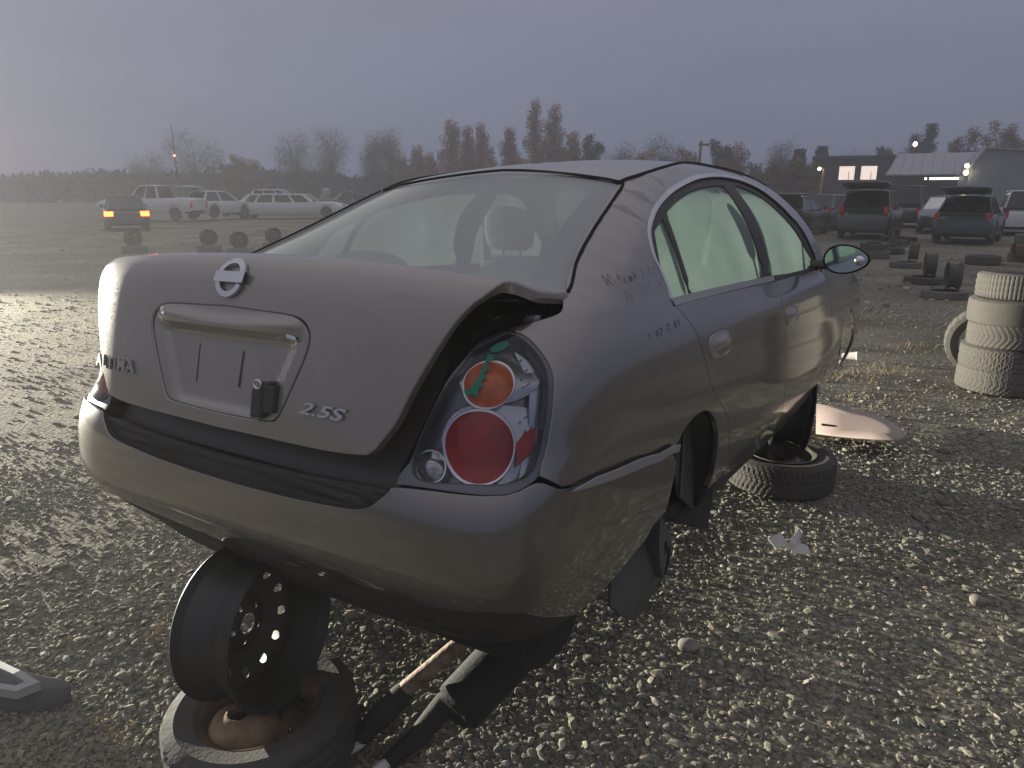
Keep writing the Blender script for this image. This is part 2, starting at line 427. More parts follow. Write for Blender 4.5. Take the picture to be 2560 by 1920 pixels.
def panel(name, poly, fn, m, parent=None, step=.05, skirt=.018, flip=1, off=0.0, holes=(), mirror=False, disp=None, lip=.0025, inner=True):
    """a skin cut from surface fn(u,v) along an outline in (u,v), with turned-in edges"""
    loops = [dens(poly, step)] + [dens(h, step) for h in holes]
    ar = [0.5 * np.sum(l[:, 0] * np.roll(l[:, 1], -1) - np.roll(l[:, 0], -1) * l[:, 1]) for l in loops]
    if ar[0] < 0: loops[0] = loops[0][::-1]
    for i in range(1, len(loops)):
        if ar[i] > 0: loops[i] = loops[i][::-1]
    pts = np.vstack(loops); edges = []; n0 = 0
    for l in loops:
        k = len(l); edges += [(n0 + i, n0 + (i + 1) % k) for i in range(k)]; n0 += k
    lo = loops[0].min(0); hi = loops[0].max(0)
    gx, gy = np.meshgrid(np.arange(lo[0], hi[0], step), np.arange(lo[1], hi[1], step), indexing='ij')
    gx = gx.ravel(); gy = gy.ravel()
    ins = in_poly(gx, gy, loops[0])
    for l in loops[1:]: ins &= ~in_poly(gx, gy, l)
    gp = np.c_[gx, gy][ins]
    if len(gp):
        a = pts; d = np.min(np.hypot(gp[:, None, 0] - a[None, :, 0], gp[:, None, 1] - a[None, :, 1]), axis=1)
        gp = gp[d > step * .45]
    allp = np.vstack([pts, gp]) if len(gp) else pts
    r = delaunay_2d_cdt([Vector(p) for p in allp], edges, [], 0, 1e-6)
    V2 = np.array([tuple(v) for v in r[0]]); F = np.array([tuple(f) for f in r[2]])
    cen = V2[F].mean(1); keep = in_poly(cen[:, 0], cen[:, 1], loops[0])
    for l in loops[1:]: keep &= ~in_poly(cen[:, 0], cen[:, 1], l)
    F = [tuple(int(i) for i in f) for f in F[keep]]
    def surf(u, v, o):
        P = fn(u, v); N = fn_normals(fn, u, v, flip)
        oo = off + (disp(u, v) if disp else 0)
        return P + N * (np.asarray(oo)[..., None] if np.ndim(oo) else oo) + N * o, N
    if disp:
        f2 = lambda u, v: fn(u, v) + fn_normals(fn, u, v, flip) * np.asarray(off + disp(u, v))[..., None]
        P3 = f2(V2[:, 0], V2[:, 1]); N3 = fn_normals(f2, V2[:, 0], V2[:, 1], flip)
    else:
        P3, N3 = surf(V2[:, 0], V2[:, 1], 0)
    V = list(P3); NO = list(N3)
    FF = []
    for f in F:
        a, b, c = P3[f[0]], P3[f[1]], P3[f[2]]
        if np.dot(np.cross(b - a, c - a), N3[f[0]]) < 0: f = f[::-1]
        FF.append(f)
    if skirt > 0:
        n0 = 0
        for l in loops:
            k = len(l)
            tg = np.roll(l, -1, 0) - np.roll(l, 1, 0); tg /= (np.linalg.norm(tg, axis=1, keepdims=True) + 1e-12)
            on = np.c_[tg[:, 1], -tg[:, 0]]                      # outward in the domain
            A, NA = surf(l[:, 0], l[:, 1], 0)
            if disp: A = f2(l[:, 0], l[:, 1])
            O2 = fn(l[:, 0] + on[:, 0] * 1e-3, l[:, 1] + on[:, 1] * 1e-3) - fn(l[:, 0], l[:, 1])
            O2 /= (np.linalg.norm(O2, axis=1, keepdims=True) + 1e-12)
            B = A - NA * lip * 1.6 + O2 * lip; C = A - NA * skirt + O2 * lip
            b0 = len(V)
            V += list(A) + list(B) + list(C)
            NO += list(NA) + list(O2) + list(O2)
            for i in range(k):
                j = (i + 1) % k
                for a_, b_ in ((0, k), (k, 2 * k)):
                    q = (b0 + a_ + i, b0 + b_ + i, b0 + b_ + j, b0 + a_ + j)
                    nrm = np.cross(np.array(V[q[1]]) - np.array(V[q[0]]), np.array(V[q[3]]) - np.array(V[q[0]]))
                    if np.dot(nrm, O2[i] + NA[i] * .5) < 0: q = q[::-1]
                    FF.append(q)
            n0 += k
    V = np.array(V); NO = np.array(NO)
    if mirror:
        V = V * [-1, 1, 1]; NO = NO * [-1, 1, 1]; FF = [f[::-1] for f in FF]
    me = mesh(name, V, FF, True)
    me.materials.append(m)
    try:
        me.normals_split_custom_set_from_vertices([tuple(n) for n in NO])
    except Exception as ex:
        print('normals', ex)
    return link(bpy.data.objects.new(name, me), parent)

def loft(name, rows, m, parent=None, flip=False, closed=False, auto=None):
    """skin through rows of points (equal counts)"""
    rows = [list(r) for r in rows]; a, b = len(rows), len(rows[0])
    V = [p for r in rows for p in r]; F = []
    for i in range(a - 1):
        for j in range(b if closed else b - 1):
            j2 = (j + 1) % b
            q = (i * b + j, i * b + j2, (i + 1) * b + j2, (i + 1) * b + j)
            F.append(q[::-1] if flip else q)
    return obj(name, V, F, m, parent, True, auto)

def ribbon(name, curve, w, fn, m, parent, off=.003, side=1, thick=.006, mirror=False, flip=1):
    """flat strip of width w (in the domain, to one side of the curve), raised a little"""
    C = np.array(curve, float)
    tg = np.gradient(C, axis=0); tg /= (np.linalg.norm(tg, axis=1, keepdims=True) + 1e-12)
    nr = np.c_[-tg[:, 1], tg[:, 0]] * side
    D = C + nr * w
    return panel(name, np.vstack([C, D[::-1]]), fn, m, parent, step=.06, skirt=thick, off=off, mirror=mirror, flip=flip, lip=.001)

# ------------------------------------------------------------------ the sedan
CAR = empty('wrecked_sedan', label='pewter grey four-door sedan with its trunk lid ajar, propped on loose wheels', cat='car')
CAR.matrix_world = Matrix(((.839, .545, -.002, -.13), (-.544, .838, .036, 2.647), (.021, -.029, .999, .306), (0, 0, 0, 1)))

TAIL_YZ = [(-.866, .985), (-.853, .972), (-.848, .947), (-.848, .923), (-.851, .900), (-.859, .876), (-.874, .846), (-.889, .813), (-.903, .780), (-.924, .737), (-.954, .697)]
QSEAM = [(-.906, .663), (-.798, .650), (-.567, .622), (-.284, .588)]
ARCH = [(-.254, .602), (-.198, .624), (-.105, .640), (-.005, .632), (.063, .597), (.098, .557), (.115, .507), (.113, .436), (.118, .36)]
DSEAM = [(.286, .331), (.237, .425), (.223, .479), (.216, .529), (.192, .572), (.132, .622), (.05, .684), (.001, .771), (-.036, .851), (-.061, .894), (-.093, .928), (-.119, .956), (-.132, .974)]
DLO = [(-.142, .986), (-.134, 1.015), (-.135, 1.06), (-.14, 1.109), (-.118, 1.157), (-.083, 1.195), (-.026, 1.226), (.063, 1.263), (.218, 1.308), (.386, 1.345), (.6, 1.38), (.833, 1.400), (1.05, 1.405), (1.25, 1.396), (1.42, 1.365), (1.56, 1.300), (1.69, 1.222), (1.80, 1.150), (1.885, 1.085), (1.955, 1.02), (2.0, .972)]
MOLD = [(2.16, .985), (2.06, 1.085), (1.93, 1.185), (1.79, 1.28), (1.62, 1.375), (1.42, 1.425), (1.2, 1.441), (.95, 1.444), (.75, 1.438), (.547, 1.420), (.323, 1.388), (.167, 1.356), (.09, 1.335)]
GEDGE = [(-.012, 1.295), (-.207, 1.212), (-.406, 1.128), (-.57, 1.058), (-.637, 1.037)]
JAMB = [(-.66, 1.029), (-.70, 1.013), (-.735, 1.004), (-.807, .994)]
G1 = [(.148, 1.247), (.211, 1.269), (.318, 1.297), (.486, 1.330), (.699, 1.354), (.872, 1.362), (.880, 1.34), (.860, 1.258), (.865, 1.166), (.885, 1.072), (.905, .990), (.421, .991), (.073, .991), (.079, 1.035), (.090, 1.112), (.110, 1.185)]
G2 = [(.073, 1.222), (.092, 1.226), (.078, 1.177), (.066, 1.112), (.055, 1.040), (.046, .992), (-.122, .990), (-.112, 1.029), (-.088, 1.095), (-.032, 1.179), (.012, 1.203)]
G3 = [(1.035, 1.365), (1.22, 1.360), (1.36, 1.330), (1.47, 1.277), (1.60, 1.204), (1.71, 1.134), (1.80, 1.068), (1.90, .975), (1.05, .984), (1.02, 1.045), (1.0, 1.143), (1.008, 1.259)]

QUARTER = cr(TAIL_YZ, 3) + cr(QSEAM, 3) + cr(ARCH, 3) + [(.135, .315)] + cr(DSEAM, 3) + cr(DLO, 3) + cr(MOLD, 3) + cr(GEDGE, 3) + cr(JAMB, 3)
ds2 = [(y + .008, z) for y, z in DSEAM][::-1]
RDOOR = cr(ds2, 3) + [(.34, .305), (.769, .262), (1.02, .258), (1.034, .5), (1.028, .8), (1.012, .958), (.344, .968), (-.10, .970)]
FDOOR = [(1.032, .258), (1.55, .262), (2.05, .262), (2.10, .45), (2.135, .65), (2.12, .85), (2.03, .935), (1.87, .957), (1.02, .958), (1.036, .8), (1.042, .5)]
fa = [(2.80 + .355 * math.cos(R(a)), .33 + .355 * math.sin(R(a))) for a in range(195, -16, -15)]
FENDER = [(2.10, .285), (2.44, .25)] + fa + [(3.22, .26), (3.34, .40), (3.36, .55), (3.38, .70), (3.30, .80), (3.05, .875), (2.75, .92), (2.42, .955), (2.17, .975), (2.05, .94), (2.13, .85), (2.145, .65), (2.11, .45)]
for mir in (False, True):
    K = dict(parent=CAR, mirror=mir, flip=1)
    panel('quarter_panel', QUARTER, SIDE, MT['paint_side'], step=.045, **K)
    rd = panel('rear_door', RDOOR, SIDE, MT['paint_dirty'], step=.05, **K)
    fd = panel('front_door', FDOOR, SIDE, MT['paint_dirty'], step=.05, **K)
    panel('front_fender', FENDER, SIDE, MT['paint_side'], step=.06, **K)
    panel('sill', [(.15, .30), (.33, .295), (.77, .252), (1.2, .248), (2.05, .252), (2.42, .24), (2.42, .20), (.18, .20)], SIDE, MT['black_trim'], step=.06, off=-.012, **K)
    panel('window_frame', cr(DLO, 3) + [(1.90, .958), (1.0, .962), (-.12, .972)], SIDE, MT['black_trim'], step=.045, off=-.010, holes=(crc(G1, 2), crc(G2, 2), crc(G3, 2)), skirt=.012, **K)
    g = MT['win_side'] if not mir else MT['win_far']
    panel('window', crc(G1, 2), SIDE, g, step=.06, off=-.016, skirt=0, **K)
    panel('window', crc(G2, 2), SIDE, g, step=.06, off=-.016, skirt=0, **K)
    panel('window', crc(G3, 2), SIDE, g, step=.06, off=-.016, skirt=0, **K)
    ribbon('window_trim', cr(DLO[:17], 4), .013, SIDE, MT['chrome'], CAR, off=.003, side=-1, mirror=mir)
    ribbon('belt_trim', [(-.137, .969), (.1, .970), (.4, .970), (.7, .967), (1.006, .964)], .021, SIDE, MT['chrome_dull'], CAR, off=.004, side=1, mirror=mir)
    ribbon('belt_trim', [(1.02, .962), (1.3, .962), (1.6, .961), (1.90, .959)], .014, SIDE, MT['black_trim'], CAR, off=.004, side=1, mirror=mir)
    # pull handles: a shallow dark cup with a lipped grip
    sg = -1 if mir else 1
    for dr, y0, zz in ((rd, .155, .815), (fd, 1.17, .80)):
        cup = crc([(y0 - .105, zz), (y0 - .09, zz + .034), (y0, zz + .042), (y0 + .09, zz + .034), (y0 + .105, zz), (y0 + .09, zz - .030), (y0, zz - .038), (y0 - .09, zz - .030)], 3)
        hd = panel('handle', cup, SIDE, MT['paint'], dr, step=.02, off=.0035, mirror=mir, skirt=.004,
                   disp=lambda u, v, y0=y0, zz=zz: .016 * np.clip(1 - ((u - y0) / .10) ** 2, 0, 1) * np.clip(1 - ((v - zz - .010) / .026) ** 2, 0, 1) - .012 * np.clip(1 - ((u - y0 - .02) / .08) ** 2, 0, 1) * np.clip(1 - ((v - zz + .022) / .014) ** 2, 0, 1))
    # dark inner shell of the wheel arch
    V = []; F = []
    for i, a in enumerate(np.linspace(-35, 215, 26)):
        ca, sa = math.cos(R(a)), math.sin(R(a))
        for x in (.872, .80, .55, .45):
            rr = .315 if x > .5 else .30
            V.append((sg * x, -.065 + rr * ca * .80, .335 + rr * sa * .95))
    for i in range(25):
        for j in range(3):
            a = i * 4 + j; F.append((a, a + 1, a + 5, a + 4))
    for i in range(24):
        F.append((i * 4 + 3, (i + 1) * 4 + 3, 25 * 4 + 3))
    obj('wheel_liner', V, F, MT['liner'], CAR)
    V = []; F = []
    for i, a in enumerate(np.linspace(-20, 200, 20)):
        for x in (.80, .5):
            V.append((sg * x, 2.80 + .37 * math.cos(R(a)), .33 + .37 * math.sin(R(a))))
    for i in range(19): F.append((i * 2, i * 2 + 1, i * 2 + 3, i * 2 + 2))
    obj('wheel_liner', V, F, MT['liner'], CAR)

# torn mud guard that hangs behind the open wheel arch
MG = [(-.58, .215), (-.52, .16), (-.448, .104), (-.338, .043), (-.291, .039), (-.267, .092), (-.166, .091), (-.106, .123), (-.068, .175), (-.124, .284), (-.20, .40), (-.32, .42), (-.45, .34), (-.54, .29)]
HANG = lambda y, z: np.stack([.80 + .05 * np.sin(np.asarray(z, float) * 9) - .03 * np.clip((np.asarray(y, float) + .3) / .25, 0, 1) ** 2, np.asarray(y, float) + 0 * z, np.asarray(z, float) + 0 * y], -1)
mg = panel('mud_guard', MG, HANG, MT['liner'], CAR, step=.04, skirt=.010)
for (y, z, w, h) in ((-.135, .150, .018, .050), (-.165, .215, .012, .016), (-.205, .105, .012, .012)):
    panel('guard_slot', [(y - w, z - h), (y + w * .6, z - h * .8), (y + w, z + h), (y - w * .4, z + h)], HANG, MT['jamb'], mg, step=.05, off=.003, skirt=0)
AF = [(.05, .55), (.02, .42), (.06, .30), (.17, .215), (.27, .172), (.36, .165), (.42, .19), (.36, .25), (.24, .31), (.16, .40)]
panel('arch_flap', AF, lambda y, z: np.stack([.81 + 0 * np.asarray(y, float) - .25 * np.clip(.12 - np.asarray(y, float), 0, 1), np.asarray(y, float) + 0 * z, np.asarray(z, float) + 0 * y], -1), MT['liner'], CAR, step=.05, skirt=.01)

# bumper cover
BT = [(0, .576), (.15, .581), (.27, .589), (.368, .597), (.421, .611), (.452, .631), (.483, .652), (.50, .662), (.613, .668), (.80, .667), (.875, .682), (.93, .668), (.972, .655), (1.101, .640), (1.334, .610), (1.50, .575)]
BB = [(1.53, .54), (1.495, .475), (1.47, .415), (1.40, .375), (1.25, .335), (1.113, .307), (1.0, .302), (.90, .36), (.84, .405), (.75, .418), (.55, .412), (.30, .395), (0, .372)]
def mirrored(half):
    return half[:-1] + [half[-1]] + [(-s, z) for s, z in half[::-1][1:-1]] if half[0][0] == 0 else half
top = cr(BT, 3); half = top + BB
BUMPER = half + [(-s, z) for s, z in half[::-1][1:-1]]
bump = panel('bumper', BUMPER, SURF, MT['paint_side'], CAR, step=.04, skirt=.03, off=.004)
vh = cr(BB[6:], 2) + [(0, .20), (.3, .205), (.6, .225), (.80, .25), (.92, .275), (.99, .292)]
VR = cr(BB[6:], 2)
VAL = [(s, z - .006) for s, z in VR] + [(-s, z - .006) for s, z in VR[::-1][1:]] + [(-.99, .285), (-.92, .265), (-.80, .235), (-.6, .21), (-.3, .195), (0, .19), (.3, .195), (.6, .21), (.80, .235), (.92, .265), (.99, .285)]
panel('lower_valance', VAL, SURF, MT['valance'], bump, step=.05, skirt=.02, off=-.004)
# lifted edge of the bumper where its clips let go
panel('bumper_flange', [(.99, .650), (1.101, .638), (1.334, .608), (1.52, .578), (1.535, .592), (1.334, .630), (1.101, .653)], SURF, MT['chrome_dull'], CAR, step=.03, off=.016, skirt=.004)
# grey step pad on the bumper top, with two ridges
STEP = [(-.48, .652), (-.44, .60), (-.37, .580), (-.2, .566), (0, .558), (.2, .566), (.37, .580), (.44, .60), (.48, .652), (.40, .652), (.2, .640), (0, .634), (-.2, .640), (-.40, .652)]
panel('bumper_step', STEP, SURF, MT['step'], CAR, step=.012, off=-.022, skirt=.02, disp=lambda s, z: .010 * np.exp(-((z - .606 - .10 * np.abs(s) ** 2.2) / .005) ** 2) + .012 * np.exp(-((z - .628 - .10 * np.abs(s) ** 2.2) / .007) ** 2))
# trunk opening channel behind the lid
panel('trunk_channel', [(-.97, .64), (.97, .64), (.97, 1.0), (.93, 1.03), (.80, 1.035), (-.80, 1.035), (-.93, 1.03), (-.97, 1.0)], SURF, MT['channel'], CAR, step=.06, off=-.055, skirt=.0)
for s in (-1, 1):
    m = MB(); c = [SURF(s * a, z) for a, z in ((.50, .68), (.56, .76), (.62, .84), (.68, .91), (.74, .965), (.80, .995), (.87, 1.015))]
    m.tube([(p[0] * .985, p[1] + .035, p[2]) for p in c], .012, 8)
    m.build('trunk_seal', MT['jamb'], CAR)
    m = MB(); p = SURF(s * .86, 1.0); m.box(p[0] - .03, p[0] + .005, p[1] + .03, p[1] + .055, p[2] - .012, p[2] + .004, b=.003)
    m.build('hinge_bracket', MT['chrome_dull'], CAR)

# tail lights
TO = [(.830, .985), (.864, .972), (.892, .947), (.911, .923), (.922, .900), (.927, .876), (.923, .846), (.916, .813), (.908, .780), (.896, .737), (.882, .697), (.857, .684), (.821, .674), (.779, .671), (.705, .673), (.616, .675), (.522, .673), (.498, .671), (.513, .697), (.531, .713), (.553, .744), (.580, .780), (.620, .838), (.662, .884), (.707, .919), (.740, .945), (.763, .963), (.788, .973)]
LENS = [(.830, .981), (.858, .969), (.885, .945), (.902, .920), (.910, .895), (.910, .860), (.902, .814), (.890, .770), (.877, .730), (.864, .708), (.842, .696), (.809, .690), (.758, .688), (.673, .688), (.593, .684), (.553, .689), (.535, .705), (.544, .731), (.571, .772), (.606, .821), (.648, .868), (.695, .906), (.727, .932), (.754, .953), (.777, .963), (.806, .974)]
AMB = [(.821, .913), (.823, .889), (.809, .865), (.782, .847), (.749, .838), (.718, .841), (.699, .856), (.698, .880), (.717, .905), (.746, .924), (.777, .933), (.805, .928)]
RED = [(.810, .759), (.798, .725), (.766, .702), (.720, .694), (.671, .700), (.634, .720), (.623, .754), (.641, .791), (.679, .820), (.726, .831), (.769, .822), (.799, .795)]
BAK = [(.620, .714), (.615, .700), (.602, .692), (.583, .688), (.562, .690), (.546, .697), (.538, .708), (.542, .722), (.559, .734), (.580, .740), (.602, .738), (.615, .729)]
def grow(P, k):
    P = np.array(P); c = P.mean(0); return [tuple(c + (p - c) * k) for p in P]
def dome(P, h):
    P = np.array(P); c = P.mean(0); r = np.abs(P - c).max(0)
    return lambda u, v: h * np.clip(1 - ((u - c[0]) / r[0]) ** 2 - ((v - c[1]) / r[1]) ** 2, 0, 1)
for mir in (False, True):
    t = panel('tail_light', crc(TO, 2), SURF, MT['lamp_dark'], CAR, step=.03, off=-.004, skirt=.05, holes=(crc(LENS, 2),), mirror=mir)
    K = dict(parent=t, mirror=mir)
    panel('housing', crc(LENS, 2), SURF, MT['lamp_dark'], step=.03, off=-.046, skirt=0, **K)
    # bright reflector barrels behind the amber and red lamps, open to the outer side
    for P, dx, dz in ((AMB, .072, .012), (RED, .072, .008)):
        A = np.array(P); c = A.mean(0)
        out_ = [tuple(p) for p in grow(P, 1.12)]
        shift = [(min(s + dx * max(0, (s - c[0]) / .06 + .2), .905 - .25 * max(0, .80 - z) ** 1 * .4), z + dz) for s, z in out_]
        panel('reflector_sheen', crc(shift, 2), SURF, MT['lamp_body'], step=.015, off=-.040, skirt=.006,
              disp=lambda u, v, c=c: .016 * np.clip(1 - np.abs(v - c[1]) / .07, 0, 1), **K)
    panel('reflector_sheen', [(.845, .955), (.875, .935), (.897, .905), (.903, .87), (.896, .82), (.885, .775), (.868, .73), (.85, .705), (.835, .70), (.845, .74), (.862, .78), (.868, .83), (.872, .87), (.862, .915)], SURF, MT['lamp_body'], step=.015, off=-.030, skirt=.008, **K)  # added pale strip: sky reflection in the lens put into the colour
    panel('side_reflector', [(.822, .764), (.850, .780), (.880, .787), (.876, .758), (.852, .735), (.820, .720)], SURF, MT['lens_red'], step=.015, off=-.024, skirt=.006, **K)
    for P, h, o, mm, nm in ((RED, .016, -.020, 'lens_red', 'red_lamp'), (AMB, .012, -.018, 'lens_amber', 'amber_lamp'), (BAK, .014, -.022, 'lens_clear', 'reversing_lamp')):
        ring = panel(nm, crc(P, 3), SURF, MT[mm], step=.012, off=o, skirt=.016, disp=dome(P, h), **K)
        panel('bezel', crc(grow(P, 1.055), 3), SURF, MT['chrome'], ring, step=.02, off=o + .001, skirt=.02, holes=(crc(grow(P, .995), 3),), mirror=mir)
    panel('cover', crc(LENS, 2), SURF, MT['lens'], step=.025, off=-.001, skirt=.008, **K)
    if not mir:
        for q in ([(.782, .949), (.80, .958), (.818, .962), (.826, .955), (.815, .947), (.80, .942), (.785, .940)],
                  [(.776, .938), (.766, .925), (.757, .912), (.748, .905), (.742, .894), (.728, .884), (.714, .872), (.700, .868), (.702, .859), (.720, .862), (.729, .855), (.734, .872), (.748, .878), (.745, .888), (.760, .893), (.755, .902), (.772, .912), (.768, .920), (.786, .930), (.785, .937)]):
            panel('paint_mark', q, SURF, MT['green_mark'], t, step=.02, off=.002, skirt=0)
        for (s, z) in ((.846, .925), (.856, .905), (.858, .878), (.845, .812), (.857, .787)):
            panel('reflector_slot', [(s - .006, z - .002), (s + .005, z + .003), (s + .006, z + .008), (s - .005, z + .003)], SURF, MT['lamp_dark'], t, step=.02, off=-.012, skirt=0)

# trunk lid, popped up a hand's breadth
LR = [(-.151, .010), (.0, .010), (.133, .012), (.280, .013), (.412, .016), (.494, .023), (.512, .029), (.527, .041), (.538, .056), (.570, .100), (.598, .163), (.625, .220), (.653, .277), (.676, .321), (.698, .358), (.709, .376), (.722, .395), (.735, .43), (.742, .50), (.742, .62), (.732, .75), (.715, .86), (.69, .905), (.5, .915), (0, .92)]
lr = cr(LR[1:23], 3) + LR[23:]
LIDP = lr + [(-x, v) for x, v in lr[::-1][1:-1]]
PLR = [(0, .316), (.104, .313), (.234, .309), (.285, .297), (.311, .271), (.313, .238), (.300, .200), (.273, .144), (.245, .088), (.228, .062), (.204, .048), (.115, .043), (0, .041)]
PLC = cr(PLR, 3); PLATE = PLC + [(-x, v) for x, v in PLC[::-1][1:-1]]
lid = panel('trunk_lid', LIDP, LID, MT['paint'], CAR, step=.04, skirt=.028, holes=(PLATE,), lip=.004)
panel('inner_panel', [(x * .985, .02 + v * .97) for x, v in LIDP], LID, MT['jamb'], lid, step=.08, off=-.032, skirt=0)
def plate_disp(x, v):
    sm = lambda a, b, q: (lambda t: t * t * (3 - 2 * t))(np.clip((q - a) / (b - a), 0, 1))
    brow = .017 * np.exp(-((v - .266 - .02 * (x / .3) ** 2) / .020) ** 2) * (1 - sm(.24, .30, np.abs(x)))
    rec = -.015 * sm(.262, .235, v) * sm(.045, .075, v) * (1 - sm(.245 - .12 * (1 - v / .26), .285 - .12 * (1 - v / .26), np.abs(x)))
    return brow + rec
pl = panel('plate_panel', grow(PLATE, .960), LID, MT['paint'], lid, step=.014, off=-.003, skirt=.025, disp=plate_disp)
panel('plate_channel', grow(PLATE, 1.03), LID, MT['jamb'], lid, step=.04, off=-.042, skirt=0)
for (x, v, w, h) in ((.06, .17, .008, .055), (-.115, .17, .004, .06)):
    panel('plate_slot', [(x - w, v - h), (x + w * .2, v - h), (x + w, v + h * .6), (x + w * .3, v + h * .7)], LID, MT['step'], pl, step=.03, off=-.0172, skirt=0)
panel('plate_light', [(.235, .262), (.268, .254), (.276, .248), (.24, .252)], LID, MT['chrome'], pl, step=.02, off=.004, skirt=.003)
# black lock cylinder cover dangling from the plate recess
m = MB()
def lidp(x, v, o):
    p = LID(x, v); n = fn_normals(LID, np.array(x), np.array(v), 1); return Vector(p + n * o)
for x0, x1, v0, v1, o in ((.145, .185, .052, .125, .016), (.178, .222, .068, .135, .012), (.160, .200, .118, .142, .010)):
    a, b, c, d = lidp(x0, v0, 0), lidp(x1, v0 + .006, 0), lidp(x1, v1 + .004, 0), lidp(x0, v1, 0)
    n = Vector(fn_normals(LID, np.array(x0), np.array(v0), 1)) 
    V = [p + n * -.03 for p in (a, b, c, d)] + [p + n * o for p in (a, b, c, d)]
    m.add(V, [(0, 3, 2, 1), (4, 5, 6, 7), (0, 1, 5, 4), (1, 2, 6, 5), (2, 3, 7, 6), (3, 0, 4, 7)])
lk = m.build('lock_body', MT['black_trim'], pl, smooth=False)
bv = lk.modifiers.new('bevel', 'BEVEL'); bv.width = .006; bv.segments = 2
m = MB(); m.tube([lidp(.168 + .012 * math.cos(t), .136 + .010 * math.sin(t), .016) for t in np.linspace(0, 2 * PI, 17)], .0025, 6, False)
m.build('key_ring', MT['chrome'], pl)

# emblem: ring crossed by a bar
def strip_on_lid(m, pts_o, pts_i, o, th):
    k = len(pts_o); A = [lidp(*p, o) for p in pts_o]; B = [lidp(*p, o) for p in pts_i]
    C = [lidp(*p, o - th) for p in pts_o]; D = [lidp(*p, o - th) for p in pts_i]
    F = []
    for i in range(k - 1):
        F += [(i, i + 1, k + i + 1, k + i), (2 * k + i, 3 * k + i, 3 * k + i + 1, 2 * k + i + 1), (i, 2 * k + i, 2 * k + i + 1, i + 1), (k + i, k + i + 1, 3 * k + i + 1, 3 * k + i)]
    m.add(A + B + C + D, F)
em = MB(); cx, cv = .004, .383
ang = np.linspace(R(14), R(166), 17)
for a0 in (0, PI):
    a = ang + a0 if a0 == 0 else np.linspace(R(194), R(338), 16)
    strip_on_lid(em, [(cx + .052 * math.cos(t), cv + .050 * math.sin(t)) for t in a], [(cx + .037 * math.cos(t), cv + .036 * math.sin(t)) for t in a], .011, .008)
a = np.linspace(R(322), R(340), 4)
em.build('emblem_ring', MT['chrome'], lid, auto=50)
em = MB(); xs = np.linspace(-.056, .057, 8)
strip_on_lid(em, [(cx + x, cv + .013) for x in xs], [(cx + x, cv - .013) for x in xs], .014, .011)
em.build('emblem_bar', MT['chrome'], lid, auto=50)

def text_mesh(txt, size, extrude=.004, shear=0.0, spacing=1.0, bold=.018):
    cu = bpy.data.curves.new('lettering', 'FONT'); cu.body = txt; cu.size = size; cu.extrude = extrude; cu.shear = shear; cu.space_character = spacing
    cu.offset = size * bold
    o = bpy.data.objects.new('lettering', cu); COL.objects.link(o)
    dg = bpy.context.evaluated_depsgraph_get()
    me = bpy.data.meshes.new_from_object(o.evaluated_get(dg))
    V = np.array([v.co[:] for v in me.vertices]); F = [tuple(p.vertices) for p in me.polygons]
    bpy.data.objects.remove(o); bpy.data.curves.remove(cu); bpy.data.meshes.remove(me)
    return V, F
def letter(txt, x0, x1, v0, v1, m, o=.004, shear=0.0, fn=None, parent=None, name='lettering', ext=.003, spacing=1.0, bold=.018):
    V, F = text_mesh(txt, 1.0, 1.0, shear, spacing, bold)
    lo, hi = V.min(0), V.max(0)
    U = (V - lo) / (hi - lo + 1e-9)
    f = fn or LID
    u = x0 + (x1 - x0) * U[:, 0]; v = v0 + (v1 - v0) * U[:, 1]
    N = fn_normals(f, u, v, 1)
    P = f(u, v) + N * (o + ext * (U[:, 2] * 2 - 1))[:, None]
    return obj(name, P, F, m, parent if parent is not None else lid, smooth=False)
letter('2.5S', .304, .449, .086, .114, MT['chrome'], .006, .35, ext=.003)
letter('ALTIMA', -.600, -.372, .100, .137, MT['chrome_dull'], .005, ext=.003, spacing=1.15)
# marks rubbed by finger into the dust on the quarter panel
GLY = {'A': [[(0, 0), (.5, 1), (.9, 0)], [(.2, .4), (.75, .4)]], 'l': [[(.3, 1), (.3, 0)]], 't': [[(.4, 1), (.4, .1), (.6, 0)], [(.1, .65), (.75, .65)]], 'i': [[(.3, .6), (.3, 0)]],
       'm': [[(0, 0), (.1, .6), (.35, .5), (.4, 0)], [(.4, .45), (.7, .6), (.8, 0)]], 'a': [[(.7, .55), (.3, .6), (.1, .2), (.4, 0), (.7, .5), (.8, 0)]], '2': [[(.1, .75), (.4, 1), (.75, .75), (.1, 0), (.8, .02)]],
       '0': [[(.4, 1), (.1, .5), (.4, 0), (.75, .5), (.4, 1)]], '5': [[(.75, 1), (.2, 1), (.2, .6), (.7, .5), (.6, .1), (.1, 0)]], '1': [[(.4, 1), (.4, 0)]], '4': [[(.2, 1), (.1, .4), (.8, .45)], [(.6, .9), (.55, 0)]], '.': [[(.3, 0), (.35, .05)]], '-': [[(.1, .45), (.7, .5)]], '3': [[(.1, 1), (.7, .8), (.3, .55), (.7, .25), (.1, 0)]]}
rgs = random.Random(3)
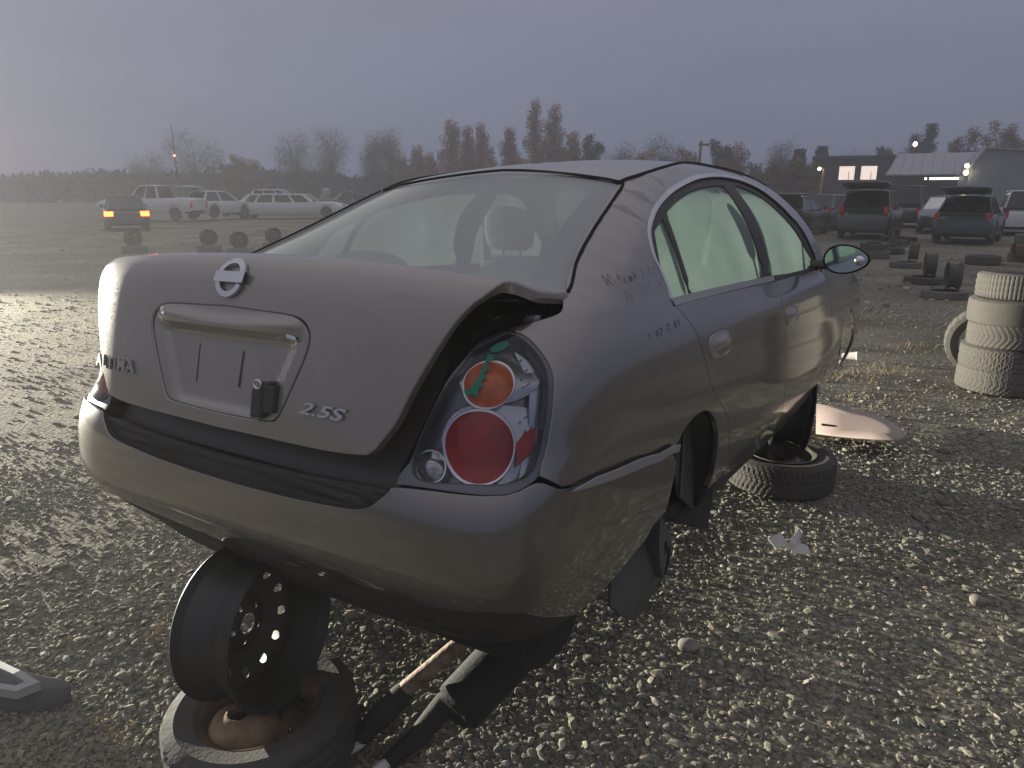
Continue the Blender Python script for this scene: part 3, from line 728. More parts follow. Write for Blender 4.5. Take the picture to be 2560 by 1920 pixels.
for txt, y0, y1, z0, z1 in (('Altima 2.02', -.47, -.16, 1.052, 1.080), ('34 1102-12', -.43, -.16, 1.004, 1.030), ('1-02 2.02', -.40, -.14, .905, .922)):
    m = MB(); cw = (y1 - y0) / len(txt)
    for i, ch in enumerate(txt):
        jz = rgs.uniform(-.003, .003); sc = rgs.uniform(.8, 1.1)
        for st in GLY.get(ch, []):
            pts = []
            for (u, v) in (cr(st, 2) if len(st) > 3 else st):
                yy = y0 + cw * (i + u * .8 + .12 * v); zz = z0 + jz + (z1 - z0) * v * sc + .03 * i / len(txt) * .3
                p = SIDE(yy, zz); n_ = fn_normals(SIDE, np.array(yy), np.array(zz), 1); pts.append(tuple(p - n_ * .0002))
            m.tube(pts, .0008, 4)
    sw = m.build('dust_scrawl', MT['scrawl'], CAR); sw['kind'] = 'stuff'

# rear window, roof, windscreen
GS = [(.848, 1.331), (.842, 1.291), (.833, 1.209), (.842, 1.126), (.865, 1.075), (.890, 1.045)]
gtop = [(0, 1.397), (.3, 1.392), (.55, 1.376), (.74, 1.352), (.848, 1.333)]
gr = cr(gtop, 4)[:-1] + cr(GS, 4) + [(.6, 1.043), (0, 1.046)]
GLASS = gr + [(-s, z) for s, z in gr[::-1][1:-1]]
gi = [(s * .885 if s > .3 else s * (1 - .115 * s / .3), min(z, 1.385 if s < .4 else z) - .004) for s, z in gr]
FRIT = gi + [(-s, z) for s, z in gi[::-1][1:-1]]
gl = panel('rear_window', GLASS, SURF, MT['win_rear'], CAR, step=.06, off=-.006, skirt=0)
panel('window_border', GLASS, SURF, MT['black_trim'], gl, step=.05, off=-.010, skirt=.008, holes=(grow(FRIT, .985),))
for s in (-1, 1):
    m = MB(); m.tube([tuple(SURF(s * (a + .004), z) + [0, 0, .002]) for a, z in cr(GS, 4)], .0045, 6)
    m.build('window_seal', MT['jamb'], gl)
m = MB(); tp = cr(gtop, 4); m.tube([tuple(SURF(s, z) + [0, .004, .004]) for s, z in [(-a, z) for a, z in tp[::-1][:-1]] + tp], .005, 6)
m.build('window_seal', MT['jamb'], gl)
mold = cr(MOLD[4:], 4)[::-1]                 # from the rear corner forwards
nu = 21
def roof_pt(u, k):
    y, z = mold[k]; x = SIDE(y, z)[0] - .012
    cy = y + .10 * (1 - u * u) * max(0, 1 - k / 8.) + .06 * (1 - u * u) * max(0, (k - len(mold) + 9) / 8.)
    rise = (.030 + .016 * max(0, 1 - k / 8.)) * (1 - abs(u) ** 2.3)
    return (x * u, cy, z + rise + .002)
rows = [[roof_pt(u, k) for u in np.linspace(-1, 1, nu)] for k in range(len(mold))]
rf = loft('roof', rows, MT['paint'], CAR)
for s in (-1, 1):
    m = MB(); m.tube([(s * (SIDE(y, z)[0] - .008), y, z + .002) for y, z in mold], .007, 6); m.build('roof_seam_strip', MT['jamb'], rf)
ws = cr(MOLD[:5], 4)
rows = []
for y, z in ws:
    x = SIDE(y, z)[0] - .02
    rows.append([(x * u, y + .17 * (1 - u * u), z + .012 * (1 - u * u)) for u in np.linspace(-1, 1, 17)])
loft('windscreen', rows, MT['win_far'], CAR)
# hood, nose support and floor
rows = []
for y, z, w in ((2.17, .985, .80), (2.5, .965, .79), (2.9, .91, .76), (3.2, .84, .72), (3.36, .76, .68)):
    rows.append([(w * u, y + .12 * (1 - u * u), z + .04 * (1 - u * u) - .02) for u in np.linspace(-1, 1, 13)])
loft('hood', rows, MT['paint'], CAR)
m = MB(); m.box(-.66, .66, 3.1, 3.42, .32, .72, b=.02); m.box(-.72, .72, 3.40, 3.50, .44, .56, b=.02)
m.build('nose_frame', MT['under'], CAR)
m = MB(); m.box(-.78, .78, -.30, 3.0, .22, .27, b=.01); m.box(-.74, .74, -.98, -.30, .26, .33, b=.02); m.box(-.60, .60, -1.02, -.96, .30, .40, b=.01)
m.box(-.78, -.70, .3, 2.2, .16, .23, b=.01); m.box(.70, .78, .3, 2.2, .16, .23, b=.01)
m.build('floor_pan', MT['under'], CAR)
m = MB(); m.box(-.60, .60, -1.03, -.36, .33, .605, b=.02); m.build('trunk_light_block', MT['under'], CAR)  # added solid box that keeps lamp light from leaking through the trunk
m = MB(); m.lathe([(.0, -.27), (.09, -.27), (.115, -.25), (.12, 0), (.115, .25), (.09, .27), (.0, .27)], 20, Matrix.Translation((.48, -.70, .19)) @ Matrix.Rotation(R(90), 4, 'Y') @ Matrix.Scale(1.25, 4, (0, 1, 0)))
m.tube([(.30, -.78, .18), (.10, -.62, .22), (.0, -.2, .24), (.02, .8, .22)], .028, 10)
m.build('exhaust', MT['under'], CAR)
m = MB(); m.tube([(-.70, -.05, .20), (-.3, .02, .22), (.3, .02, .22), (.70, -.05, .20)], .035, 10); m.tube([(.66, -.05, .2), (.70, -.05, .48)], .05, 10); m.tube([(-.66, -.05, .2), (-.70, -.05, .48)], .05, 10)
m.build('rear_axle', MT['under'], CAR)
for s in (-1, 1):
    m = MB(); m.lathe([(0, -.03), (.10, -.03), (.12, -.01), (.12, .02), (.05, .03), (.05, .06), (0, .06)], 24, Matrix.Translation((s * .70, -.05, .30)) @ Matrix.Rotation(s * R(90), 4, 'Y'))
    m.build('brake_drum', MT['rim_rust'], CAR)

# door mirror
for s in (-1, 1):
    mr_ = MB()
    cx, cy, cz = s * .985, 1.84, 1.022
    prof = []
    for ring, (k, dy) in enumerate(((1.0, -.055), (1.03, -.035), (.98, .0), (.8, .045), (.45, .075), (.05, .085))):
        prof.append([(cx + s * .108 * k * (math.cos(t) if math.cos(t) > 0 else math.cos(t) * 1.0), cy + dy, cz + .072 * k * (math.sin(t) + .12 * s * math.cos(t) * 0) * (1.0 - .18 * math.cos(t))) for t in np.linspace(0, 2 * PI, 28, endpoint=False)])
    V = [p for r in prof for p in r]; n = 28
    F = [(i * n + j, i * n + (j + 1) % n, (i + 1) * n + (j + 1) % n, (i + 1) * n + j) for i in range(5) for j in range(n)]
    mr_.add(V, F); mr_.tube([(s * .80, 1.88, .985), (s * .90, 1.86, .99)], .026, 10)
    mo = mr_.build('door_mirror', MT['black_trim'], CAR)
    V = [(p[0] * .0 + cx + (p[0] - cx) * .92, cy - .052, cz + (p[2] - cz) * .90) for p in prof[0]]
    mm = obj('mirror_glass', V, [tuple(range(28))], MT['mirror'] if 'mirror' in MT else mat('mirror_glass', (.62, .74, .68), .05, 1.0), mo, smooth=False)
    if 'mirror' not in MT: MT['mirror'] = mm.data.materials[0]
    m = MB(); m.lathe([(.0, .012), (.012, .010), (.022, .004), (.025, 0)], 18, Matrix.Translation((cx + s * .062, cy - .052, cz - .005)) @ Matrix.Rotation(R(90), 4, 'X'))
    m.build('spot_mirror', MT['chrome'], mo)

# interior
def seat_shape(name, cx, w, y0, parent=None):
    m = MB()
    m.box(cx - w, cx + w, y0, y0 + .52, .36, .50, b=.05)
    Mx = Matrix.Translation((cx, y0 - .02, .48)) @ Matrix.Rotation(R(-14), 4, 'X') @ Matrix.Scale(-1, 4, (0, 1, 0))
    m.box(-w, w, 0, .13, 0, .58, M=Matrix.Translation((cx, y0 + .02, .46)) @ Matrix.Rotation(R(16), 4, 'X'), b=.05)
    return m.build(name, MT['seat'], CAR)
for cx in (-.37, .37):
    st = seat_shape('front_seat', cx, .25, .98)
    m = MB()
    rows = []
    for z, w, d in ((0, .085, .02), (.02, .12, .045), (.09, .135, .055), (.155, .125, .05), (.19, .09, .035), (.205, .03, .01)):
        rows.append([(cx + w * math.copysign(abs(math.cos(t)) ** .6, math.cos(t)), .80 + z * -.15 + d * math.copysign(abs(math.sin(t)) ** .7, math.sin(t)), 1.075 + z) for t in np.linspace(0, 2 * PI, 24, endpoint=False)])
    V = [p for r in rows for p in r]; n = 24
    m.add(V, [(i * n + j, i * n + (j + 1) % n, (i + 1) * n + (j + 1) % n, (i + 1) * n + j) for i in range(5) for j in range(n)])
    m.tube([(cx - .05, .82, 1.0), (cx - .05, .80, 1.09)], .008, 6); m.tube([(cx + .05, .82, 1.0), (cx + .05, .80, 1.09)], .008, 6)
    m.build('headrest', MT['seat'], st)
m = MB(); m.box(-.64, .64, -.02, .5, .34, .50, b=.06)
m.box(-.64, .64, 0, .14, 0, .60, M=Matrix.Translation((0, -.02, .44)) @ Matrix.Rotation(R(24), 4, 'X'), b=.05)
rs = m.build('rear_seat', MT['seat'], CAR)
for cx in (-.36, .36):
    m = MB(); rows = []
    for z, w, d in ((-.05, .19, .09), (.0, .185, .085), (.04, .165, .07), (.065, .12, .05), (.075, .04, .02)):
        rows.append([(cx + w * math.copysign(abs(math.cos(t)) ** .6, math.cos(t)), -.20 + d * math.copysign(abs(math.sin(t)) ** .7, math.sin(t)), 1.03 + z) for t in np.linspace(0, 2 * PI, 24, endpoint=False)])
    V = [p for r in rows for p in r]; n = 24
    m.add(V, [(i * n + j, i * n + (j + 1) % n, (i + 1) * n + (j + 1) % n, (i + 1) * n + j) for i in range(4) for j in range(n)])
    m.build('headrest', MT['seat'], rs)
m = MB(); m.box(-.66, .66, -.62, -.20, .975, 1.005, b=.01); m.box(-.30, .30, -.58, -.30, 1.0, 1.02, b=.008)
m.build('parcel_shelf', MT['interior'], CAR)
m = MB(); m.box(-.74, .74, 1.72, 2.2, .70, .985, b=.06)
m.build('dashboard', MT['interior'], CAR)
m = MB(); Mx = Matrix.Translation((-.37, 1.60, .93)) @ Matrix.Rotation(R(66), 4, 'X')
m.add([tuple(Mx @ Vector(((.185 + .014 * math.cos(b)) * math.cos(a), (.185 + .014 * math.cos(b)) * math.sin(a), .014 * math.sin(b)))) for a in np.linspace(0, 2 * PI, 28, endpoint=False) for b in np.linspace(0, 2 * PI, 8, endpoint=False)],
      [(i * 8 + j, ((i + 1) % 28) * 8 + j, ((i + 1) % 28) * 8 + (j + 1) % 8, i * 8 + (j + 1) % 8) for i in range(28) for j in range(8)])
m.tube([tuple(Mx @ Vector((-.18, 0, 0))), tuple(Mx @ Vector((.18, 0, 0)))], .018, 6); m.tube([tuple(Mx @ Vector((0, 0, 0))), (-.37, 1.78, .84)], .035, 8)
m.build('steering_wheel', MT['black_trim'], CAR)
for s in (-1, 1):
    m = MB(); P = [(s * (SIDE(.955, z)[0] - .045), .955, z) for z in (.55, .75, .98, 1.15, 1.36)]
    V = []
    for (x, y, z) in P: V += [(x, y - .055, z), (x - s * .01, y + .055, z)]
    m.add(V, [(2 * i, 2 * i + 1, 2 * i + 3, 2 * i + 2) for i in range(4)])
    pt = m.build('pillar_trim', MT['interior'], CAR); pt.modifiers.new('solid', 'SOLIDIFY').thickness = .02
    m = MB(); V = []
    for t in np.linspace(0, 1, 6): V += [(s * (.60 - .05 * t), .88 - .02 * t, 1.30 - .62 * t), (s * (.57 - .05 * t), .90 - .02 * t, 1.30 - .62 * t)]
    m.add(V, [(2 * i, 2 * i + 1, 2 * i + 3, 2 * i + 2) for i in range(5)])
    m.build('seat_belt', mat('belt_webbing', (.42, .42, .38), .8) if s < 0 else MT['interior'], CAR)
    # inner door cards
    V = []
    for y in np.linspace(.05, 2.1, 14): V += [(s * .80, y, .96), (s * .80, y, .30)]
    obj('door_card', V, [(2 * i, 2 * i + 1, 2 * i + 3, 2 * i + 2) for i in range(13)], MT['interior'], CAR)
m = MB(); rows = [[(u * (SIDE(y, z)[0] - .05), y, z - .03 + .02 * (1 - u * u)) for u in np.linspace(-1, 1, 9)] for y, z in mold[::3]]
loft('headliner', rows, MT['interior'], CAR)

# ------------------------------------------------------------------ ground
def fbm(x, y, seed=0, oct=4, f=1.0):
    rs = np.random.RandomState(seed); v = np.zeros_like(x); a = 1.0; t = 0
    for o in range(oct):
        for k in range(3):
            th = rs.uniform(0, 2 * PI); ph = rs.uniform(0, 2 * PI); ff = f * rs.uniform(.7, 1.4)
            v += a * np.sin((x * np.cos(th) + y * np.sin(th)) * ff + ph + 1.3 * np.sin((x * np.sin(th) - y * np.cos(th)) * ff * .7 + ph))
        t += 3 * a; a *= .5; f *= 2.1
    return v / t
def axis(near0, near1, d, far, g=1.16):
    a = list(np.arange(near0, near1 + 1e-6, d)); s = d
    while a[-1] < far: s *= g; a.append(a[-1] + s)
    s = d; lo = []
    x = near0
    while x > -far: s *= g; x -= s; lo.append(x)
    return np.array(lo[::-1] + a)
def ground_z(x, y):
    near = np.exp(-((np.hypot(x, y - 3)) / 22.) ** 2)
    z = .008 * fbm(x, y, 3, 3, 1.6) + .005 * fbm(x, y, 5, 3, 6.0)
    # wheel ruts that cross the yard behind the tyre stack
    for yy, dp, w in ((6.9, .030, .22), (7.6, .022, .18), (8.9, .030, .30), (10.2, .025, .3)):
        yc = yy + .16 * (x - 3.) * -.25 + .12 * np.sin(x * .9 + yy)
        z -= dp * np.exp(-((y - yc) / w) ** 2) * np.clip((x - 1.5) / 1.5, 0, 1)
    return z * (.3 + .7 * near)
gx = axis(-4.4, 5.6, .05, 900); gy = axis(.6, 9.0, .05, 900)
GX, GY = np.meshgrid(gx, gy, indexing='ij')
GZ = ground_z(GX, GY)
GZ = np.where(np.hypot(GX, GY) > 60, -.02, GZ)
nx, ny = GX.shape
idx = np.arange(nx * ny).reshape(nx, ny)
quads = np.stack([idx[:-1, :-1], idx[1:, :-1], idx[1:, 1:], idx[:-1, 1:]], -1).reshape(-1, 4)
def np_mesh(name, V, F, smooth=True):
    me = bpy.data.meshes.new(name); k = F.shape[1]
    me.vertices.add(len(V)); me.vertices.foreach_set('co', V.astype(np.float32).ravel())
    me.loops.add(F.size); me.loops.foreach_set('vertex_index', F.astype(np.int32).ravel())
    me.polygons.add(len(F)); me.polygons.foreach_set('loop_start', np.arange(0, F.size, k, dtype=np.int32)); me.polygons.foreach_set('loop_total', np.full(len(F), k, np.int32))
    me.polygons.foreach_set('use_smooth', np.full(len(F), smooth))
    me.update(); me.validate()
    return me
def ground_mat():
    m = bpy.data.materials.new('packed_gravel'); m.use_nodes = True
    n, l = m.node_tree.nodes, m.node_tree.links; p = n['Principled BSDF']; p.inputs['Roughness'].default_value = .92
    p.inputs['Specular IOR Level'].default_value = .08
    tc = n.new('ShaderNodeTexCoord')
    def noise(sc, det=6, ro=.65):
        z = n.new('ShaderNodeTexNoise'); z.inputs['Scale'].default_value = sc; z.inputs['Detail'].default_value = det; z.inputs['Roughness'].default_value = ro
        l.new(tc.outputs['Object'], z.inputs['Vector']); return z.outputs['Fac']
    def ramp(f, c0, c1, p0=.35, p1=.65):
        r = n.new('ShaderNodeValToRGB'); r.color_ramp.elements[0].color = (*c0, 1); r.color_ramp.elements[1].color = (*c1, 1)
        r.color_ramp.elements[0].position = p0; r.color_ramp.elements[1].position = p1; l.new(f, r.inputs['Fac']); return r.outputs['Color']
    def mixc(f, a, b, t='MIX'):
        x = n.new('ShaderNodeMix'); x.data_type = 'RGBA'; x.blend_type = t
        if isinstance(f, float): x.inputs['Factor'].default_value = f
        else: l.new(f, x.inputs['Factor'])
        l.new(a, x.inputs['A']); l.new(b, x.inputs['B']); return x.outputs['Result']
    big = ramp(noise(.45, 5), (.215, .205, .160), (.34, .322, .258), .40, .62)
    grain = ramp(noise(42, 3, .8), (.45, .45, .45), (1.45, 1.42, 1.38), .36, .66)
    vor = n.new('ShaderNodeTexVoronoi'); vor.inputs['Scale'].default_value = 34; l.new(tc.outputs['Object'], vor.inputs['Vector'])
    vr = ramp(vor.outputs['Distance'], (1.35, 1.35, 1.32), (.55, .55, .56), .05, .62)
    c = mixc(1.0, big, grain, 'MULTIPLY'); c = mixc(.8, c, vr, 'MULTIPLY')
    l.new(c, p.inputs['Base Color'])
    ad = n.new('ShaderNodeMath'); ad.operation = 'SUBTRACT'; l.new(noise(60, 4, .7), ad.inputs[0]); l.new(vor.outputs['Distance'], ad.inputs[1])
    b = n.new('ShaderNodeBump'); b.inputs['Strength'].default_value = .7; b.inputs['Distance'].default_value = .012
    l.new(ad.outputs[0], b.inputs['Height']); l.new(b.outputs[0], p.inputs['Normal'])
    return m
gme = np_mesh('ground', np.stack([GX, GY, GZ], -1).reshape(-1, 3), quads)
gme.materials.append(ground_mat())
ground = link(bpy.data.objects.new('ground', gme)); tag(ground, 'grey brown packed gravel yard', 'ground', kind='structure')

# loose stones, far too many to count: one object
def stones(name, label, N, region, size, seed, flat=.62):
    rg = np.random.default_rng(seed)
    base = np.array([(0, 0, 1), (.89, 0, .45), (.28, .85, .45), (-.72, .53, .45), (-.72, -.53, .45), (.28, -.85, .45), (.72, .53, -.45), (-.28, .85, -.45), (-.89, 0, -.45), (-.28, -.85, -.45), (.72, -.53, -.45), (0, 0, -1)])
    tri = np.array([(0, 1, 2), (0, 2, 3), (0, 3, 4), (0, 4, 5), (0, 5, 1), (1, 6, 2), (2, 7, 3), (3, 8, 4), (4, 9, 5), (5, 10, 1), (6, 7, 2), (7, 8, 3), (8, 9, 4), (9, 10, 5), (10, 6, 1), (11, 7, 6), (11, 8, 7), (11, 9, 8), (11, 10, 9), (11, 6, 10)])
    xy = region(rg, N); n = len(xy)
    sz = size * rg.lognormal(0, .55, n); sz = np.clip(sz, size * .35, size * 3.2)
    V = base[None] * (1 + rg.uniform(-.28, .28, (n, 12, 1)))
    sc = np.stack([sz * rg.uniform(.8, 1.5, n), sz * rg.uniform(.6, 1.0, n), sz * flat * rg.uniform(.6, 1.1, n)], -1)
    V = V * sc[:, None]
    a = rg.uniform(0, 2 * PI, n); b = rg.uniform(-.7, .7, n)
    y2 = V[..., 1] * np.cos(b)[:, None] - V[..., 2] * np.sin(b)[:, None]; z2 = V[..., 1] * np.sin(b)[:, None] + V[..., 2] * np.cos(b)[:, None]
    x2 = V[..., 0] * np.cos(a)[:, None] - y2 * np.sin(a)[:, None]; y3 = V[..., 0] * np.sin(a)[:, None] + y2 * np.cos(a)[:, None]
    gz = ground_z(xy[:, 0], xy[:, 1])
    V = np.stack([x2 + xy[:, 0:1], y3 + xy[:, 1:2], z2 + (gz + sc[:, 2] * .38)[:, None]], -1).reshape(-1, 3)
    F = (tri[None] + 12 * np.arange(n)[:, None, None]).reshape(-1, 3)
    me = np_mesh(name, V, F, False)
    at = me.attributes.new('tone', 'FLOAT', 'POINT'); at.data.foreach_set('value', np.repeat(rg.uniform(0, 1, n), 12).astype(np.float32))
    me.materials.append(MT['stone'])
    o = link(bpy.data.objects.new(name, me)); tag(o, label, 'gravel', kind='stuff'); return o
def stone_mat():
    m = bpy.data.materials.new('gravel_stone'); m.use_nodes = True
    n, l = m.node_tree.nodes, m.node_tree.links; p = n['Principled BSDF']; p.inputs['Roughness'].default_value = .8; p.inputs['Specular IOR Level'].default_value = .05
    at = n.new('ShaderNodeAttribute'); at.attribute_name = 'tone'
    r = n.new('ShaderNodeValToRGB'); l.new(at.outputs['Fac'], r.inputs['Fac'])
    cr_ = r.color_ramp; cr_.elements[0].color = (.16, .158, .130, 1); cr_.elements[0].position = 0
    cr_.elements[1].color = (.38, .36, .30, 1); cr_.elements[1].position = 1
    for q, c in ((.25, (.20, .195, .155)), (.5, (.24, .228, .180)), (.65, (.21, .215, .185)), (.78, (.27, .235, .175)), (.9, (.31, .295, .245))):
        e = cr_.elements.new(q); e.color = (*c, 1)
    nz = n.new('ShaderNodeTexNoise'); nz.inputs['Scale'].default_value = 160; nz.inputs['Detail'].default_value = 3
    tc = n.new('ShaderNodeTexCoord'); l.new(tc.outputs['Object'], nz.inputs['Vector'])
    mr = n.new('ShaderNodeMapRange'); mr.inputs['To Min'].default_value = .7; mr.inputs['To Max'].default_value = 1.3; l.new(nz.outputs['Fac'], mr.inputs['Value'])
    vm = n.new('ShaderNodeVectorMath'); vm.operation = 'SCALE'; l.new(r.outputs['Color'], vm.inputs[0]); l.new(mr.outputs[0], vm.inputs['Scale'])
    l.new(vm.outputs[0], p.inputs['Base Color'])
    return m
MT['stone'] = stone_mat()
def patchy(xy, rg, lo=.25, seed=21):
    d = fbm(xy[:, 0], xy[:, 1], seed, 3, 1.1)
    return xy[rg.uniform(0, 1, len(xy)) < np.clip(.78 + 2.0 * d, lo, 1)]
def reg_near(rg, N):
    y = rg.uniform(.9, 4.6, N); x = rg.uniform(-1, 1, N) * (y * .80 + .55)
    return patchy(np.c_[x, y], rg)
def reg_mid(rg, N):
    y = 4.4 + 6.5 * rg.uniform(0, 1, N) ** 1.4; x = rg.uniform(-.78, .80, N) * (y + .3)
    return patchy(np.c_[x, y], rg, .12)
def reg_far(rg, N):
    y = 10 + 22 * rg.uniform(0, 1, N) ** 1.5; x = rg.uniform(-.76, .80, N) * y
    return np.c_[x, y]
stones('gravel', 'coarse grey and tan gravel around the grey sedan', 88000, reg_near, .0058, 1, .5)
stones('gravel', 'larger crushed stones strewn among the gravel around the sedan', 500, reg_near, .013, 6)
stones('gravel', 'finer gravel fragments between the stones around the grey sedan', 26000, reg_near, .0042, 2)
stones('gravel', 'scattered gravel beyond the sedan and around the tyre stack', 26000, reg_mid, .0078, 3)
stones('gravel', 'sparse gravel out towards the parked wrecks', 5000, reg_far, .018, 4)

# ------------------------------------------------------------------ tyres and bare wheels
def tyre_mesh(Ro=.31, w=.20, Rr=.195, n=120, chev=1.2, pitch=5, grooves=(3, 6), depth=.006, compact=False):
    hw = w / 2
    tr = np.linspace(-.80, .80, 11)
    prof = [(Rr, -hw * .78), (Rr + .012, -hw * .92), (Rr + .045, -hw), ((Rr + Ro) / 2 + .01, -hw * 1.04), (Ro - .028, -hw * .97), (Ro - .008, -hw * .88)]
    t0 = len(prof)
    for q in tr: prof.append((Ro - .006 * q * q, hw * q))
    t1 = len(prof)
    prof += [(Ro - .008, hw * .88), (Ro - .028, hw * .97), ((Rr + Ro) / 2 + .01, hw * 1.04), (Rr + .045, hw), (Rr + .012, hw * .92), (Rr, hw * .78),
             (Rr + .02, hw * .70), (Ro - .03, hw * .72), (Ro - .022, 0), (Ro - .03, -hw * .72), (Rr + .02, -hw * .70)]
    def mod(k, j, t):
        if t0 - 1 <= j <= t1:
            jj = j - t0
            if jj in grooves: return -depth
            if int(k + chev * abs(jj - 5)) % pitch == 0: return -depth
        return 0
    return MB().lathe(prof, n, None, mod, True)
_tm = {}
def tyre(name, label, loc, rot=(0, 0, 0), key=('std',), m='rubber', group=None, parent=None, **kw):
    if key not in _tm:
        b = tyre_mesh(**kw); me = mesh('tyre', b.V, b.F); 
        try: me.set_sharp_from_angle(angle=R(18))
        except Exception: pass
        _tm[key] = me
    me = _tm[key]
    k2 = key + (m,)
    if k2 not in _tm:
        c = me.copy(); c.materials.clear(); c.materials.append(MT[m]); _tm[k2] = c
    o = link(bpy.data.objects.new(name, _tm[k2]), parent)
    o.location = loc; o.rotation_euler = rot
    if label: tag(o, label, 'tyre', group)
    return o

def rim_parts(parent, m, R0=.205, w=.19, vents=10, disc_off=.02, res=56, holes=True):
    h = w / 2
    prof = [(R0 + .012, h), (R0 + .016, h - .006), (R0 + .004, h - .014), (R0 - .006, h - .022), (R0 - .012, h * .45), (R0 - .024, h * .25), (R0 - .026, -h * .12), (R0 - .012, -h * .32), (R0 - .008, -h + .03), (R0 - .002, -h + .020), (R0 + .006, -h + .012), (R0 + .016, -h + .006), (R0 + .012, -h),
            (R0 - .004, -h + .010), (R0 - .014, -h + .03), (R0 - .018, -h * .32), (R0 - .032, -h * .12), (R0 - .030, h * .25), (R0 - .018, h * .45), (R0 - .012, h - .02), (R0 - .002, h - .010)]
    MB().lathe(prof, res, None, None, True).build('barrel', m, parent, auto=40)
    rd = R0 - .029
    circ = lambda cx, cy, r, n: [(cx + r * math.cos(2 * PI * i / n), cy + r * math.sin(2 * PI * i / n)) for i in range(n)]
    hl = []
    if holes:
        hl.append(circ(0, 0, .031, 20))
        hl += [circ(.057 * math.cos(2 * PI * i / 5), .057 * math.sin(2 * PI * i / 5), .0085, 10) for i in range(5)]
        hl += [circ(rd * .80 * math.cos(2 * PI * (i + .5) / vents), rd * .80 * math.sin(2 * PI * (i + .5) / vents), .0145, 12) for i in range(vents)]
    def dish(u, v):
        u = np.asarray(u, float); v = np.asarray(v, float); r = np.hypot(u, v) / rd
        z = disc_off + .022 * np.exp(-((r - .52) / .16) ** 2) - .012 * np.clip((r - .75) / .25, 0, 1)
        return np.stack([u, v, z], -1)
    panel('disc', circ(0, 0, rd, 48), dish, m, parent, step=.02, skirt=.004, holes=hl, lip=.0005)
def wheel_rot(ax, roll=0.0):
    """rotation that takes local z to the axle direction ax"""
    return Vector(ax).to_track_quat('Z', 'Y').to_euler()
def bare_wheel(name, label, loc, ax, m, group=None, **kw):
    t = empty(name, loc, label=label, cat='wheel rim', group=group, rot=wheel_rot(ax))
    rim_parts(t, m, **kw)
    return t

# rear prop: rusty spare lying flat, black steel rim stood upright on it
tyre('spare_tyre', 'worn dusty spare tyre lying flat under the black rim below the bumper', (-.735, 1.81, .10), (R(2), R(-3), .4), key=('spare',), m='rubber', Ro=.275, w=.165, Rr=.172, n=132, chev=.9, pitch=6, grooves=(2, 5, 8))
t = empty('rusty_wheel_rim', (-.735, 1.81, .105), label='rusty wheel rim lying inside the worn spare tyre under the sedan', cat='wheel rim', rot=(R(2), R(-3), 0))
rim_parts(t, MT['rim_rust'], R0=.165, w=.13, vents=8, disc_off=.0)
MB().lathe([(.105, .0), (.10, .02), (.085, .05), (.06, .068), (.035, .074), (.03, .07), (.03, .05)], 28, Matrix.Translation((-.045, -.04, .0))).build('hub_dome', mat('lamplit_rust', (.26, .17, .10), .8, .1, var=.3, vscale=14, bump=.2), t)  # rust lightened to tan: lamp light put into the dome's colour
bare_wheel('steel_rim', 'black perforated steel rim stood upright on the worn spare tyre', (-.755, 1.88, .385), (-.93, .36, -.05), MT['rim_black'], R0=.215, w=.20, vents=12, disc_off=.035)
# front prop
tyre('support_tyre', 'tyre lying flat on the gravel under the front sill of the sedan', (1.535, 3.885, .10), (0, 0, 0), key=('front',), m='rubber', Ro=.30, w=.185, Rr=.19, n=180, chev=.7, pitch=3, grooves=(5,))
t = empty('yellowish_wheel_rim', (1.535, 3.885, .115), label='yellowish wheel rim lying inside the tyre under the front sill', cat='wheel rim')
rim_parts(t, mat('yellow_sheen_steel', (.11, .10, .08), .5, .3, var=.3, vscale=10), R0=.178, w=.16, vents=8, disc_off=.03)  # yellowish reflection put into the steel colour
bare_wheel('steel_rim', 'black steel rim stood upright beneath the front doors of the sedan', (1.60, 3.95, .42), (.95, -.30, -.08), MT['rim_black'], R0=.205, w=.19, vents=12, disc_off=.03)

# stack of five tyres by the right edge and one leaning behind it
GS_ = 'dusty tyres stacked beside the sedan'
SX, SY = 4.12, 5.93
spec = [(0.00, 0.00, .315, .195, 'bottom tyre of the tall dusty stack', (5,), 1.6, 5), (.01, .01, .318, .195, 'second tyre from the ground in the tall dusty stack', (5,), 2.0, 6), (.02, -.02, .312, .195, 'middle tyre of the tall dusty stack', (5,), 1.1, 5),
        (.015, .0, .318, .20, 'second tyre from the top of the tall dusty stack', (), .0, 400), (.05, .03, .300, .20, 'topmost tyre of the tall dusty stack', (2, 5, 8), .0, 4)]
z = 0.0
for i, (dx, dy, Ro, w, lb, gr_, ch, pt) in enumerate(spec):
    tyre('stacked_tyre', lb + ' by the gravel ruts', (SX + dx, SY + dy, z + w / 2 + .003), (R(random.uniform(-2, 2)), R(random.uniform(-2, 2)), random.uniform(0, 6)), key=('st', i), m='rubber_dusty', group=GS_, Ro=Ro, w=w * 1.03, Rr=.19, n=190, chev=ch * .8, pitch=max(3, pt - 1), grooves=gr_)
    z += w * .985
tyre('leaning_tyre', 'dusty tyre standing upright behind the tall tyre stack', (4.27, 6.42, .315), wheel_rot((.45, .88, .10)), key=('lean',), m='rubber_dusty', Ro=.31, w=.17, Rr=.2, n=100, chev=0, pitch=4, grooves=())

